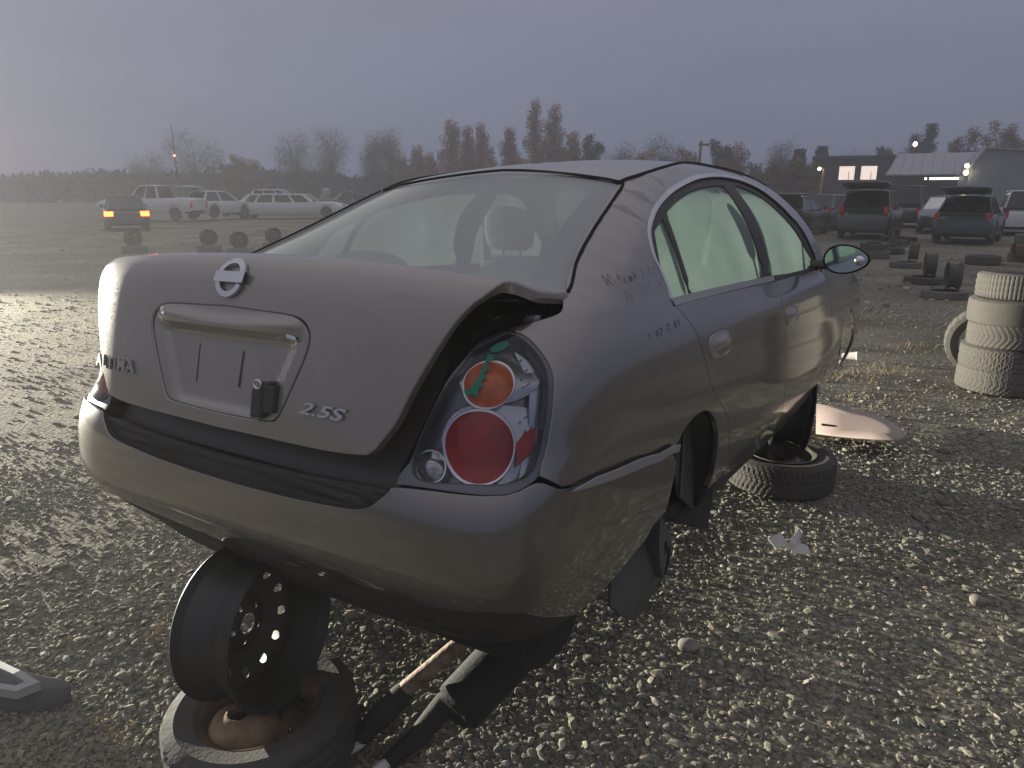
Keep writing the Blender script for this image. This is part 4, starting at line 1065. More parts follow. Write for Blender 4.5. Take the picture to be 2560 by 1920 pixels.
# bare wheels and tyres scattered across the yard (right of the sedan)
GR = 'bare steel wheels set out in the yard'; GT = 'loose tyres lying in the yard'
bare_wheel('steel_rim', 'grey steel rim on the flat tyre just left of the tall tyre stack', (7.02, 11.55, .335), (.93, -.35, 0), MT['rim_grey'], GR, holes=False, res=40)
tyre('flat_tyre', 'flat tan tyre under the grey rim left of the tall tyre stack', (6.86, 11.45, .06), key=('low',), m='rubber_dusty', group=GT, Ro=.33, w=.12, Rr=.2, n=64, pitch=4)
bare_wheel('steel_rim', 'dark steel rim standing behind the grey rim near the tyre stack', (7.72, 13.45, .335), (.93, -.42, 0), MT['rim_grey'], GR, holes=False, res=40)
tyre('flat_tyre', 'dark flat tyre under the dark steel rim near the tyre stack', (7.55, 13.3, .07), key=('low',), m='rubber', group=GT, Ro=.33, w=.12, Rr=.2, n=64, pitch=4)
bare_wheel('steel_rim', 'rusty brown steel rim beyond the dark rim near the mirror', (8.95, 16.3, .36), (.85, -.5, 0), MT['rim_rust'], GR, holes=False, res=40)
tyre('flat_tyre', 'pale tyre lying under the rusty brown rim', (8.75, 16.2, .07), key=('low',), m='rubber_dusty', group=GT, Ro=.33, w=.12, Rr=.2, n=64, pitch=4)
bare_wheel('steel_rim', 'reddish rim standing beside the orange lit tyre pile', (11.55, 16.7, .30), (.9, -.4, 0), MT['rim_rust'], GR, holes=False, res=40)
tyre('flat_tyre', 'black tyre lying beside the reddish rim on the right', (10.9, 16.9, .11), key=('low2',), m='rubber', group=GT, Ro=.36, w=.21, Rr=.2, n=64, pitch=4)
tyre('flat_tyre', 'lower of two tyres piled beyond the door mirror', (9.25, 18.6, .10), key=('low3',), m='rubber_dusty', group=GT, Ro=.33, w=.2, Rr=.2, n=64, pitch=4)
tyre('flat_tyre', 'upper reddish tyre of the two piled beyond the door mirror', (9.2, 18.65, .29), (R(4), 0, 0), key=('low3',), m='rubber', group=GT)
for i in range(3):
    tyre('piled_tyre', ('bottom', 'middle', 'top')[i] + ' tyre of the orange lit pile at the right edge', (12.35 + .05 * i, 17.6, .11 + .215 * i), (0, 0, i), key=('low2',), m='rubber_dusty', group='orange lit tyre pile')
# left of the sedan
for i, (px, py, az, lb) in enumerate(((-10.4, 20.2, .9, 'leftmost bare rim beyond the trunk lid'), (-8.45, 20.5, .6, 'dark bare rim in the middle of the row beyond the trunk lid'), (-7.2, 19.4, .5, 'bare rim standing nearest the sedan beyond the trunk lid'), (-7.0, 21.6, .8, 'bare rim half hidden by the sedan rear window'))):
    bare_wheel('steel_rim', lb, (px, py, .40), (az, -.6, 0), MT['rim_rust'] if i % 2 == 0 else MT['rim_grey'], GR, holes=False, res=40)
    tyre('flat_tyre', 'tyre under the ' + lb, (px, py, .09), key=('low3',), m='rubber_dusty', group=GT)

# ------------------------------------------------------------------ things lying about
MT['panel_pink'] = mat('faded_plastic', (.36, .285, .25), .6, var=.06, vscale=6)
P = [(2.04, 4.60, .05), (2.323, 5.284, .05), (2.42, 5.12, .075), (2.499, 4.944, .10), (2.53, 4.76, .118), (2.524, 4.601, .13), (2.505, 4.45, .142), (2.473, 4.319, .15), (2.445, 4.25, .155), (2.41, 4.205, .157), (2.375, 4.175, .153), (2.32, 4.17, .148), (2.25, 4.27, .125), (2.191, 4.359, .10), (2.11, 4.49, .07)]
C = np.array(P).mean(0) + [0, 0, .0]
V = [tuple(p) for p in P] + [tuple(C)] + [tuple((np.array(p) + C) / 2 + [0, 0, .004]) for p in P]
n = len(P); F = [(i, (i + 1) % n, n + 1 + (i + 1) % n, n + 1 + i) for i in range(n)] + [(n + 1 + i, n + 1 + (i + 1) % n, n) for i in range(n)]
o = obj('beige_fairing', V, F, MT['panel_pink']); so = o.modifiers.new('s', 'SOLIDIFY'); so.thickness = .012
tag(o, 'pinkish beige rounded plastic panel lying tilted on the gravel beyond the front wheel', 'panel')
V = [(2.12, 4.72, .072), (2.14, 4.75, .078), (2.19, 4.66, .095), (2.17, 4.64, .09)]
obj('mounting_hole', V, [(0, 1, 2, 3)], MT['jamb'], o, smooth=False)

# dark plastic lamp surround at the lower left
t = empty('plastic_trim', (-1.56, 2.0, 0), label='grey plastic trim piece with a pale inner frame at the lower left corner', cat='car part')
sh = [(-1.86, 2.17, .10), (-1.707, 2.094, .105), (-1.611, 2.049, .10), (-1.522, 2.037, .09), (-1.463, 2.038, .075), (-1.444, 2.031, .065), (-1.462, 2.009, .055), (-1.508, 1.977, .052), (-1.596, 1.975, .045), (-1.70, 1.98, .05), (-1.86, 2.03, .06)]
n = len(sh); base = Vector((-1.56, 2.0, 0))
Vt = [Vector(p) - base for p in sh]; top = [v * .82 + Vector((-.02, .0, .028)) for v in Vt]; low = [Vector((v.x * .97, v.y * .97, .004)) for v in Vt]
m = MB(); m.add(low + Vt + top + [Vector((-.05, 0, .105))], [(i, (i + 1) % n, n + (i + 1) % n, n + i) for i in range(n)] + [(n + i, n + (i + 1) % n, 2 * n + (i + 1) % n, 2 * n + i) for i in range(n)] + [(2 * n + i, 2 * n + (i + 1) % n, 3 * n) for i in range(n)])
m.build('shell', mat('slate_plastic', (.085, .095, .10), .42, dust=.25), t, auto=50)
fr = [(-1.86, 2.13, .128), (-1.688, 2.067, .128), (-1.583, 2.012, .132), (-1.489, 1.962, .128), (-1.551, 1.937, .112), (-1.618, 1.958, .105), (-1.86, 2.02, .105)]
fi = [(-1.84, 2.10, .126), (-1.68, 2.04, .126), (-1.60, 2.0, .128), (-1.542, 1.968, .124), (-1.566, 1.960, .116), (-1.628, 1.978, .11), (-1.84, 2.04, .11)]
k = len(fr); V = [Vector(p) - base for p in fr + fi] + [Vector(p) - base - Vector((0, 0, .03)) for p in fr + fi]
m = MB(); m.add(V, [(i, (i + 1) % k, k + (i + 1) % k, k + i) for i in range(k)] + [(i, 2 * k + i, 2 * k + (i + 1) % k, (i + 1) % k) for i in range(k)] + [(k + i, k + (i + 1) % k, 3 * k + (i + 1) % k, 3 * k + i) for i in range(k)])
m.build('inner_frame', mat('pale_plastic', (.34, .34, .32), .5), t, smooth=False)

# exhaust that has dropped behind the rear axle
t = empty('dropped_exhaust', (-.1, 1.88, 0), label='rusty pipe and dark muffler fallen to the ground under the rear bumper', cat='exhaust')
b = Vector((-.1, 1.88, 0))
rust_pipe = mat('flaking_pipe', (.34, .26, .18), .7, .2, col2=(.14, .075, .04), vscale=26, bump=.4, bscale=60)
MB().tube([Vector(p) - b for p in ((-.09, 1.95, .345), (-.17, 1.905, .29), (-.33, 1.865, .165))], .026, 14).build('pipe', rust_pipe, t)
MB().tube([Vector(p) - b for p in ((-.32, 1.87, .17), (-.34, 1.86, .15), (-.40, 1.83, .10), (-.455, 1.81, .05))], [.03, .036, .036, .026], 14).build('pipe', MT['under'], t)
MB().tube([Vector(p) - b for p in ((-.20, 1.90, .10), (-.28, 1.80, .06), (-.36, 1.735, .028))], [.04, .032, .024], 12).build('pipe', MT['under'], t)
MB().tube([Vector(p) - b for p in ((.01, 2.02, .215), (.005, 2.015, .212), (-.02, 1.99, .195), (-.16, 1.85, .125), (-.175, 1.835, .12))], [.055, .080, .086, .080, .055], 24).build('muffler', mat('shaded_muffler_steel', (.018, .018, .018), .8, .1, bump=.3), t)  # steel near black: shade under the car put into the colour
pale = mat('bleached_plastic', (.62, .60, .55), .6)
for i, (a, c, r, lb) in enumerate((((-.445, 1.815, .035), (-.485, 1.79, .018), .016, 'pale broken tube end beside the spare tyre'), ((-.345, 1.745, .03), (-.395, 1.715, .016), .016, 'pale tube end lying nearest under the bumper'))):
    o = MB().tube([a, tuple((np.array(a) + np.array(c)) / 2), c], [r, r * 1.05, r * .8], 10).build('broken_tube', pale); tag(o, lb, 'debris', 'pale tube ends under the bumper')
def crumple(name, label, loc, r, m, seed, cat='litter', flat=.6):
    rg = random.Random(seed); bm = bmesh.new(); bmesh.ops.create_icosphere(bm, subdivisions=3 if cat == 'stone' else 2, radius=r)
    ph = [rg.uniform(0, 6) for _ in range(6)]
    for v in bm.verts:
        k = 1 + rg.uniform(-.35, .35)
        if cat == 'stone':
            q = v.co / r; k = 1 + .13 * math.sin(2.3 * q.x + ph[0]) + .13 * math.sin(2.9 * q.y + ph[1]) + .10 * math.sin(3.1 * q.z + ph[2]) + .05 * math.sin(7 * q.x + 5 * q.y + ph[3]) + rg.uniform(-.012, .012)
            v.co = Vector((v.co.x * k * 1.15, v.co.y * k, v.co.z * k * flat)); continue
        v.co = Vector((v.co.x * k * rg.uniform(.9, 1.3), v.co.y * k, v.co.z * k * flat))
    me = bpy.data.meshes.new(name); bm.to_mesh(me); bm.free(); me.materials.append(m)
    if cat == 'stone': me.polygons.foreach_set('use_smooth', [True] * len(me.polygons))
    o = link(bpy.data.objects.new(name, me)); o.location = (loc[0], loc[1], loc[2] + r * flat * .6); tag(o, label, cat); return o
crumple('plastic_shard', 'small red plastic shard beside the spare tyre', (-.43, 1.94, .0), .018, mat('red_shard', (.45, .05, .05), .5), 4)
crumple('yellow_leaf', 'yellow leaf on the pebbles above the grey trim piece', (-1.66, 2.38, .0), .012, mat('leaf_yellow', (.55, .30, .03), .7), 5, 'leaf', .25)
white = mat('crumpled_paper', (.62, .60, .57), .8)
# torn white wrapper: three bent flaps
t = empty('torn_wrapper', (1.285, 3.06, .01), label='torn white wrapper standing on the gravel right of the sedan', cat='litter')
for V in ([(-.09, .02, .045), (-.03, .03, .07), (.0, -.01, .03), (-.06, -.02, .01)], [(-.02, -.02, .0), (.0, -.015, .05), (.05, .02, .10), (.06, .0, .09), (.03, -.03, .02)], [(.0, -.04, .0), (.02, -.01, .045), (.08, -.02, .03), (.09, -.05, .0)]):
    o = obj('flap', V, [tuple(range(len(V)))], white, t, smooth=False); o.modifiers.new('s', 'SOLIDIFY').thickness = .004
# crushed pale cup beyond the sill
t = empty('paper_cup', (3.36, 7.02, .045), label='crushed pale paper cup on the gravel beyond the front of the sedan', cat='litter', rot=(R(82), R(10), R(52)))
MB().lathe([(.028, -.07), (.034, -.02), (.040, .05), (.043, .07), (.045, .072), (.040, .066), (.03, -.06), (0, -.065)], 14, Matrix.Scale(.75, 4, (1, 0, 0))).build('cup', pale, t)
crumple('paper_scrap', 'small pale scrap beside the crushed paper cup', (3.22, 6.9, 0), .035, pale, 9, flat=.5)
stone_b = mat('fist_stone', (.22, .20, .175), .85, var=.25, vscale=20, bump=.3)
for i, (x, y, r, lb) in enumerate(((.655, 2.31, .034, 'fist sized stone with a pale top on the gravel right of the bumper'), (-.86, 1.74, .0, ''), (.30, 2.72, .028, 'smooth grey stone below the open wheel arch'), (2.9, 3.35, .03, 'pale round stone in the shadow of the front support tyre'), (1.9, 2.62, .03, 'dark lump on the gravel at lower right'), (-1.05, 2.25, .022, 'grey egg shaped stone beside the spare tyre'))):
    if r: crumple('stone', lb, (x, y, 0), r, stone_b, 30 + i, 'stone', .7)
crumple('field_stone', 'rusty lump wedged at the far side of the spare tyre rim', (-.60, 1.90, .12), .055, MT['rim_rust'], 78, 'stone', .85)
for i, (x, y, r, lb) in enumerate(((2.9, 8.7, .05, 'white scrap beyond the sedan hood'), (3.6, 9.2, .06, 'flat pale scrap near the wheel ruts'), (4.1, 9.9, .05, 'white chip left of the dark rim'), (3.3, 7.7, .06, 'long pale scrap by the ruts'))):
    crumple('paper_scrap', lb, (x, y, 0), r, pale, 50 + i, flat=.3)
MT['straw'] = mat('dry_grass', (.30, .22, .11), .85, var=.35, vscale=9)
def tuft(name, label, x, y, n, r, h, seed):
    rg = random.Random(seed); m = MB()
    for i in range(n):
        a = rg.uniform(0, 2 * PI); d = r * math.sqrt(rg.random()); px, py = x + d * math.cos(a), y + d * math.sin(a)
        l = h * rg.uniform(.4, 1.2); b = rg.uniform(0, 2 * PI); ln = rg.uniform(.2, 1.6); w = .0022
        dx, dy = math.cos(b), math.sin(b)
        V = [(px - dy * w, py + dx * w, .002), (px + dy * w, py - dx * w, .002), (px + dx * l * ln * .4 + dy * w, py + dy * l * ln * .4 - dx * w, l * .7), (px + dx * l * ln * .4 - dy * w, py + dy * l * ln * .4 + dx * w, l * .7), (px + dx * l * ln, py + dy * l * ln, l * .75)]
        m.add(V, [(0, 1, 2, 3), (3, 2, 4)])
    o = m.build(name, MT['straw'], smooth=False); tag(o, label, 'dry grass', kind='stuff')
for i, (x, y, n, r, h) in enumerate(((-.98, 2.75, 90, .18, .06), (-1.25, 2.45, 60, .12, .05), (-.95, 1.95, 70, .13, .05), (-1.30, 1.75, 90, .2, .05), (3.0, 6.3, 90, .25, .08), (3.5, 6.55, 70, .2, .09), (2.9, 5.5, 60, .3, .05), (4.3, 7.5, 70, .3, .07), (1.9, 1.9, 30, .2, .05))):
    tuft('dry_grass', 'thin tuft of dead tan grass on the gravel', x, y, n, r, h, i)

# ------------------------------------------------------------------ the other wrecks
MT['tint'] = mat('dark_window', (.012, .014, .016), .12, spec=.6)
MT['tint_pale'] = glass('hazed_window', tint=(.35, .38, .40), film=.35, film_var=.1, film_col=(.35, .38, .42), trans=.5)
def vehicle(name, label, loc, rz, paint, L=4.5, W=1.76, H=1.45, belt=.92, zb=.24, yA=.75, yB=.15, yC=-1.0, yD=-1.45, hood=.88, deck=.95, tail=None, rw=.58, wb=.30, sides=2, rear_open=False, trunk_open=False, hood_open=False,
            win='tint', wheels=True, wheel_y=None, raise_z=.0, front_light='lens_clear', rear_light=('lens_red', .80, .16, .10), lower=None, group='wrecks parked around the yard', cat='car', pitch=0.0):
    t = empty(name, (loc[0], loc[1], raise_z), rz, label, cat, group, rot=(R(pitch), 0, rz))
    hw = W / 2; h2 = L / 2
    ya, yb = wheel_y if wheel_y else (-h2 + .95, h2 - .88)
    RW = .33
    tail = tail if tail is not None else -h2
    ztop = spl([-h2, -h2 + .12, yD - .1, yD + .25, yA - .1, yA + .15, h2 - .35, h2], [deck - .06, deck, deck + .015, belt, belt, hood + .08, hood - .06, hood - .22])
    ys = np.unique(np.r_[np.linspace(-h2, h2, 15), np.linspace(ya - RW - .06, ya + RW + .06, 11), np.linspace(yb - RW - .06, yb + RW + .06, 11), -h2 + .06, h2 - .06])
    rows = []
    for y in ys:
        e = min(1, (h2 - abs(y)) / .35); w = hw * (.86 + .14 * math.sqrt(max(0, 1 - (1 - e) ** 2)))
        zl = zb + .10 * (1 - e) ** 2
        for c in (ya, yb):
            d = abs(y - c)
            if d < RW + .05: zl = max(zl, RW + math.sqrt((RW + .05) ** 2 - d * d) - .02)
        zt = float(ztop(y)); zt = max(zt, zl + .12)
        sec = [(w * .93, zl), (w * .99, zl + (zt - zl) * .25), (w, zl + (zt - zl) * .5), (w * .985, zl + (zt - zl) * .78), (w * .93, zt - .02), (w * .80, zt), (0, zt + .02)]
        rows.append([(x, y, z) for x, z in sec] + [(-x, y, z) for x, z in sec[::-1][1:]])
    n = len(rows[0]); V = [p for r in rows for p in r]
    F = [(i * n + j, i * n + j + 1, (i + 1) * n + j + 1, (i + 1) * n + j) for i in range(len(rows) - 1) for j in range(n - 1)]
    F += [tuple(range(n))[::-1], tuple(range((len(rows) - 1) * n, len(rows) * n))]
    body = obj('body', V, F, paint, t, True, 40)
    m = MB(); m.box(-hw * .86, hw * .86, -h2 + .25, h2 - .25, zb - .02, zb + .2); m.build('floor_pan', MT['under'], t)
    m = MB(); m.box(-hw * .78, hw * .78, yD + .2, yA - .1, belt - .1, belt + .03); m.build('cabin', MT['interior'], t)
    for s in (-1, 1):
        for cx in (yA - .75,):
            m = MB(); m.box(s * .36 - .22, s * .36 + .22, cx - .75, cx - .60, belt - .1, belt + .14, b=.04); m.box(s * .36 - .12, s * .36 + .12, cx - .74, cx - .66, belt + .15, belt + .32, b=.03); m.build('seat', MT['interior'], t)
    # cabin: pillars, rails, roof
    bw, rwid = hw * .90, rw
    def cab(u, v, s, o=0.0):
        y = (yD + (yA - yD) * u) * (1 - v) + (yC + (yB - yC) * u) * v
        k = v ** .85
        return (s * (bw + (rwid - bw) * k + o), y, belt - .01 + (H - .05 - belt) * v)
    cuts = [0.0, .07] + ([.47, .52] if sides == 2 else ([.34, .38, .68, .72] if sides == 3 else ([.2, .23, .44, .47, .70, .73] if sides == 4 else []))) + [.93, 1.0]
    for s in (-1, 1):
        for i in range(0, len(cuts), 2):
            m = MB()
            u0, u1 = cuts[i], cuts[i + 1]
            a = [cab(u0, q, s) for q in np.linspace(0, 1, 4)]; b = [cab(u1, q, s) for q in np.linspace(0, 1, 4)]
            ai = [cab(u0, q, s, -.05) for q in np.linspace(0, 1, 4)]; bi = [cab(u1, q, s, -.05) for q in np.linspace(0, 1, 4)]
            m.add(a + b + ai + bi, [(j, 4 + j, 5 + j, j + 1) for j in range(3)] + [(8 + j, 9 + j, 13 + j, 12 + j) for j in range(3)] + [(j, j + 1, 9 + j, 8 + j) for j in range(3)] + [(4 + j, 12 + j, 13 + j, 5 + j) for j in range(3)])
            m.build('pillar', paint, t, auto=40)
    
    rows = []
    for q in np.linspace(0, 1, 7):
        y = yC + (yB - yC) * q; zz = H - .055 + .03 * math.sin(PI * min(1, .15 + q * .8))
        rows.append([(rwid * 1.03 * u, y + .04 * (1 - u * u) * (1 if q > .5 else -1) * abs(q - .5) * 2, zz + .035 * (1 - abs(u) ** 2.5)) for u in np.linspace(-1, 1, 9)])
    rf = loft('roof', rows, paint, t); rf.modifiers.new('s', 'SOLIDIFY').thickness = .05
    for s in (-1, 1):
        for i in range(1, len(cuts) - 1, 2):
            u0, u1 = cuts[i], cuts[i + 1]
            V = [cab(u, q, s, -.012) for q in (.06, .35, .65, .93) for u in (u0, u1)]
            obj('window', V, [(2 * j, 2 * j + 1, 2 * j + 3, 2 * j + 2) for j in range(3)], MT[win], t)
    for (y0, y1, nm, dy) in ((yA, yB, 'windscreen', .10), (yD, yC, 'rear_window', -.08)):
        if nm == 'rear_window' and rear_open: continue
        rows = [[((bw + (rwid - bw) * q) * .93 * u, y0 + (y1 - y0) * q + dy * (1 - u * u), belt + .0 + (H - .06 - belt) * q) for u in np.linspace(-1, 1, 9)] for q in np.linspace(0, 1, 4)]
        loft(nm, rows, MT[win], t)
    if rear_open:                                # tailgate swung up on its hinges
        hg = empty_child = bpy.data.objects.new('tailgate', None)
        m = MB(); rows = []
        for q in np.linspace(0, 1, 6):
            yy = yC - .06 - q * .98; zz = H + .02 + .16 * q + .07 * math.sin(PI * q)
            rows.append([(rwid * (1.02 + .10 * math.sin(PI * q)) * u, yy, zz + .03 * (1 - u * u)) for u in np.linspace(-1, 1, 9)])
        bpy.data.objects.remove(hg)
        tg = loft('tailgate', rows, paint, t); tg.modifiers.new('s', 'SOLIDIFY').thickness = .07
        rows = [[(p[0] * .72, p[1] + .03, p[2] - .085) for p in r] for r in rows[1:4]]
        loft('tailgate_window', rows, MT['tint'], tg)
        m = MB(); m.box(-hw * .74, hw * .74, -h2 + .10, yD + .5, deck - .32, deck + .005); m.build('cargo_opening', MT['under'], t)
    if trunk_open:
        rows = []
        for q in np.linspace(0, 1, 6):
            rows.append([(hw * .78 * u, yD - .02 - .10 * q - .30 * q * q, deck + .04 + .52 * math.sin(q * 1.25)) for u in np.linspace(-1, 1, 9)])
        lid_ = loft('trunk_lid', rows, paint, t); lid_.modifiers.new('s', 'SOLIDIFY').thickness = .05
        m = MB(); m.box(-hw * .7, hw * .7, -h2 + .08, yD + .05, deck - .2, deck + .03); m.build('trunk_opening', MT['under'], t)
    if hood_open:
        rows = [[(hw * .82 * u, yA + .12 + .62 * q - .2 * q * q, hood + .08 + .75 * q + .05 * (1 - u * u)) for u in np.linspace(-1, 1, 9)] for q in np.linspace(0, 1, 5)]
        hd = loft('hood', rows, paint, t); hd.modifiers.new('s', 'SOLIDIFY').thickness = .04
    mt_, zz, hh, ww = rear_light
    for s in (-1, 1):
        m = MB(); m.box(s * hw * .78 - ww, s * hw * .78 + ww * .7, -h2 - .015, -h2 + .12, zz - hh, zz + hh, b=.02)
        m.build('tail_light', MT[mt_], t)
        m = MB(); m.box(s * hw * .70 - .17, s * hw * .70 + .15, h2 - .16, h2 - .02, hood - .26, hood - .12, b=.03)
        m.build('headlight', MT[front_light], t)
        m = MB(); m.box(s * (hw + .005) - .07, s * (hw + .005) + .07, yA - .12, yA - .02, belt + .02, belt + .16, b=.03); m.build('door_mirror', MT['black_trim'], t)
    if wheels:
        for s in (-1, 1):
            for y in (ya, yb):
                w = bpy.data.objects.new('wheel', wheel_me); link(w, t); w.location = (s * (hw - .12), y, .31 if raise_z < .05 else .27); w.rotation_euler = (0, R(90) * s, 0)
                for nm, me in (('rim', wheel_rim_me),):
                    r = bpy.data.objects.new(nm, me); link(r, w)
    return t
_b = MB().lathe([(.20, -.09), (.27, -.10), (.305, -.085), (.315, 0), (.305, .085), (.27, .10), (.20, .09), (.18, .05), (.18, -.05)], 28, None, None, True); wheel_me = mesh('wheel', _b.V, _b.F); wheel_me.materials.append(MT['rubber'])
_b = MB().lathe([(0, .05), (.06, .06), (.10, .045), (.17, .07), (.20, .085), (.20, .02), (0, .02)], 24); wheel_rim_me = mesh('rim', _b.V, _b.F); wheel_rim_me.materials.append(MT['rim_grey'])

pw = mat('white_car_paint', (.62, .62, .63), .35, coat=.4, dust=.25, dust_col=(.4, .38, .35))
pk = mat('black_car_paint', (.020, .020, .022), .3, coat=.6, dust=.07, dust_col=(.08, .08, .08))
pb = mat('blue_grey_car_paint', (.05, .075, .095), .35, .3, coat=.5, dust=.07, dust_col=(.10, .10, .10))
pg = mat('dark_green_car_paint', (.020, .032, .028), .35, .2, coat=.5, dust=.07, dust_col=(.09, .10, .09))
pt = mat('teal_car_paint', (.009, .034, .043), .35, .3, coat=.5, dust=.07, dust_col=(.08, .10, .10))
ps = mat('silver_car_paint', (.30, .31, .33), .35, .5, coat=.4, dust=.25)
SUV = dict(L=4.5, W=1.80, H=1.68, belt=1.02, yA=.95, yB=.30, yC=-1.85, yD=-2.12, hood=.98, deck=.86, rw=.66, sides=3)
HATCH = dict(L=4.2, W=1.74, H=1.50, belt=.94, yA=.85, yB=.15, yC=-1.45, yD=-1.90, hood=.88, deck=.84, rw=.60, sides=2)
SED = dict(L=4.6, W=1.76, H=1.45, belt=.92, yA=.80, yB=.10, yC=-.95, yD=-1.55, hood=.86, deck=.98, rw=.56, sides=2)
MT['brake_lit'] = mat('lit_brake_lamp', (.6, .05, .02), .4, emit=(1.0, .075, .012), estr=12.0)
MT['head_lit'] = mat('lit_headlamp', (.9, .9, .85), .3, emit=(1.0, .93, .80), estr=60.0)
# left side of the yard
vehicle('pickup_truck', 'white crew cab pickup truck parked side on, left of the limousine', (-20.3, 42.0), R(82), pw, L=5.7, W=1.95, H=1.88, belt=1.18, zb=.42, yA=.75, yB=.25, yC=-.85, yD=-1.0, hood=1.12, deck=1.16, rw=.74, sides=2, raise_z=.12, cat='pickup truck')
vehicle('stretch_limousine', 'long white stretch limousine with its hood raised, parked side on', (-14.0, 46.5), R(-90), pw, L=7.4, W=1.95, H=1.47, belt=.98, yA=1.95, yB=1.3, yC=-2.3, yD=-2.75, hood=.95, deck=1.0, rw=.66, sides=4, hood_open=True, raise_z=.05, cat='limousine', wheel_y=(-2.5, 2.6))
vehicle('hatchback', 'white hatchback with a dark open tailgate between pickup and limousine', (-17.55, 44.6), R(-25), pw, **HATCH, rear_open=True, raise_z=.2)
vehicle('sedan', 'white car whose roof shows above the limousine', (-17.0, 55.0), R(-88), pw, **{**SUV, 'H': 1.62}, raise_z=.2)
vehicle('sedan', 'dark sedan right of the limousine, mostly behind the grey sedan', (-10.4, 50.0), R(-70), pb, **SED, raise_z=.2)
vehicle('hatchback', 'dark hatchback seen from behind with glowing red brake lights on the left', (-17.2, 33.0), R(30), pk, **{**HATCH, 'rear_light': ('brake_lit', .74, .10, .20)})
# right side of the yard
vehicle('sedan', 'black sedan with its trunk lid standing open, beyond the side windows', (11.3, 29.5), R(-38), pk, **SED, trunk_open=True, raise_z=.02)
vehicle('hatchback', 'blue grey car parked between the black sedan and dark green wagon', (14.6, 33.5), R(-50), pb, **HATCH, raise_z=.02)
vehicle('sedan', 'silver car with its trunk lid up behind the black sedan', (15.2, 38.5), R(-40), ps, **SED, trunk_open=True, raise_z=.02)
vehicle('wagon', 'dark green wagon with its tailgate raised, propped on bare wheels', (13.35, 27.5), R(-33), pg, **SUV, rear_open=True, raise_z=.02, rear_light=('lens_red', .98, .14, .09))
vehicle('van', 'black van parked behind the dark green wagon', (19.2, 36.0), R(-36), pk, **{**SUV, 'H': 1.9, 'belt': 1.1}, raise_z=.02)
vehicle('sedan', 'dark sedan facing the camera with a pale windscreen, beside the teal hatchback', (18.0, 31.0), R(150), pk, **SED, win='tint_pale', raise_z=.02)
vehicle('hatchback', 'teal hatchback with its tailgate raised near the right edge', (15.35, 24.8), R(-38), pt, **HATCH, rear_open=True, raise_z=.02, rear_light=('lens_red', .86, .12, .08))
vehicle('utility_vehicle', 'white sport utility vehicle with red tail light at the right edge', (20.4, 29.6), R(-30), pw, **SUV, raise_z=.02)
# low bits of bodywork between the wrecks
for i, (x, y, w, d, h, mm, rz, lb) in enumerate(((12.3, 23.6, 1.1, .5, .22, 'under', .3, 'dark heap of body parts before the dark green wagon'), (11.6, 22.4, .5, .4, .2, 'rim_grey', .8, 'pale fender scrap before the dark green wagon'), (10.3, 19.7, .5, .3, .16, 'under', .2, 'dark engine lump beyond the door mirror'))):
    t = empty('body_parts', (x, y, 0), rz, lb, 'car part')
    rg = random.Random(i); m = MB()
    for k in range(6):
        a, b, c = rg.uniform(-w, w) * .7, rg.uniform(-d, d) * .6, rg.uniform(.0, h * .4); e = rg.uniform(.1, .3)
        m.box(a - e * w, a + e * w, b - e * d, b + e * d, c - .05, c + h * rg.uniform(.3, .9), M=Matrix.Rotation(rg.uniform(-.3, .3), 4, 'X'), b=.03)
    m.build('scrap', MT[mm], t)
# the vehicle whose headlamp rakes across the yard from the left
HV = vehicle('pickup_truck', 'dark pickup truck with a headlamp shining across the gravel towards the grey sedan', (-17.85, 13.9), math.atan2(-.837, -.547), pk, L=5.4, W=1.9, H=1.82, belt=1.16, zb=.42, yA=.75, yB=.25, yC=-.85, yD=-1.0, hood=1.14, deck=1.14, rw=.74, group=None, cat='pickup truck', raise_z=.2)
sp = bpy.data.lights.new('headlamp_beam', 'SPOT'); sp.energy = 52000; sp.spot_size = R(67); sp.spot_blend = 1.0; sp.shadow_soft_size = .07; sp.color = (1.0, .945, .80)
so_ = link(bpy.data.objects.new('headlamp_beam', sp)); so_.location = (-15.02, 12.96, 1.2)
so_.rotation_euler = (Vector((-.46, 2.38, .55)) - Vector(so_.location)).to_track_quat('-Z', 'Y').to_euler()

# ------------------------------------------------------------------ buildings and poles
MT['shed'] = mat('dark_boarding', (.040, .038, .036), .8, var=.2, vscale=2)
MT['lit_window'] = mat('lit_window', (.8, .8, .75), .5, emit=(1.0, .80, .70), estr=.95, var=.3, vscale=2.5)
MT['tube_light'] = mat('fluorescent_tube', (.9, .9, .85), .4, emit=(1.0, .90, .75), estr=4.0)
MT['flood'] = mat('lit_floodlamp', (.9, .9, .85), .4, emit=(1.0, .80, .50), estr=22.0)
MT['flood_w'] = mat('lit_yard_lamp', (.9, .9, .85), .4, emit=(1.0, .85, .65), estr=14.0)
MT['metal_roof'] = mat('pale_metal_roof', (.36, .36, .39), .5, .3, var=.08, vscale=1.5)
MT['metal_wall'] = mat('grey_metal_wall', (.27, .30, .32), .5, .2, var=.06, vscale=1.0)
MT['wood'] = mat('weathered_wood', (.20, .15, .10), .85, var=.3, vscale=6)
b = empty('workshop', (40.5, 86, 0), R(-25), 'low dark workshop with two lit windows beyond the wrecks', 'building')
m = MB(); m.box(-5.5, 5.5, 0, 8, 0, 5.3); m.build('wall', MT['shed'], b, smooth=False)
m = MB(); m.box(-5.9, 5.9, -.5, 8.3, 5.3, 5.65, b=.05); m.build('roof', MT['shed'], b, smooth=False)
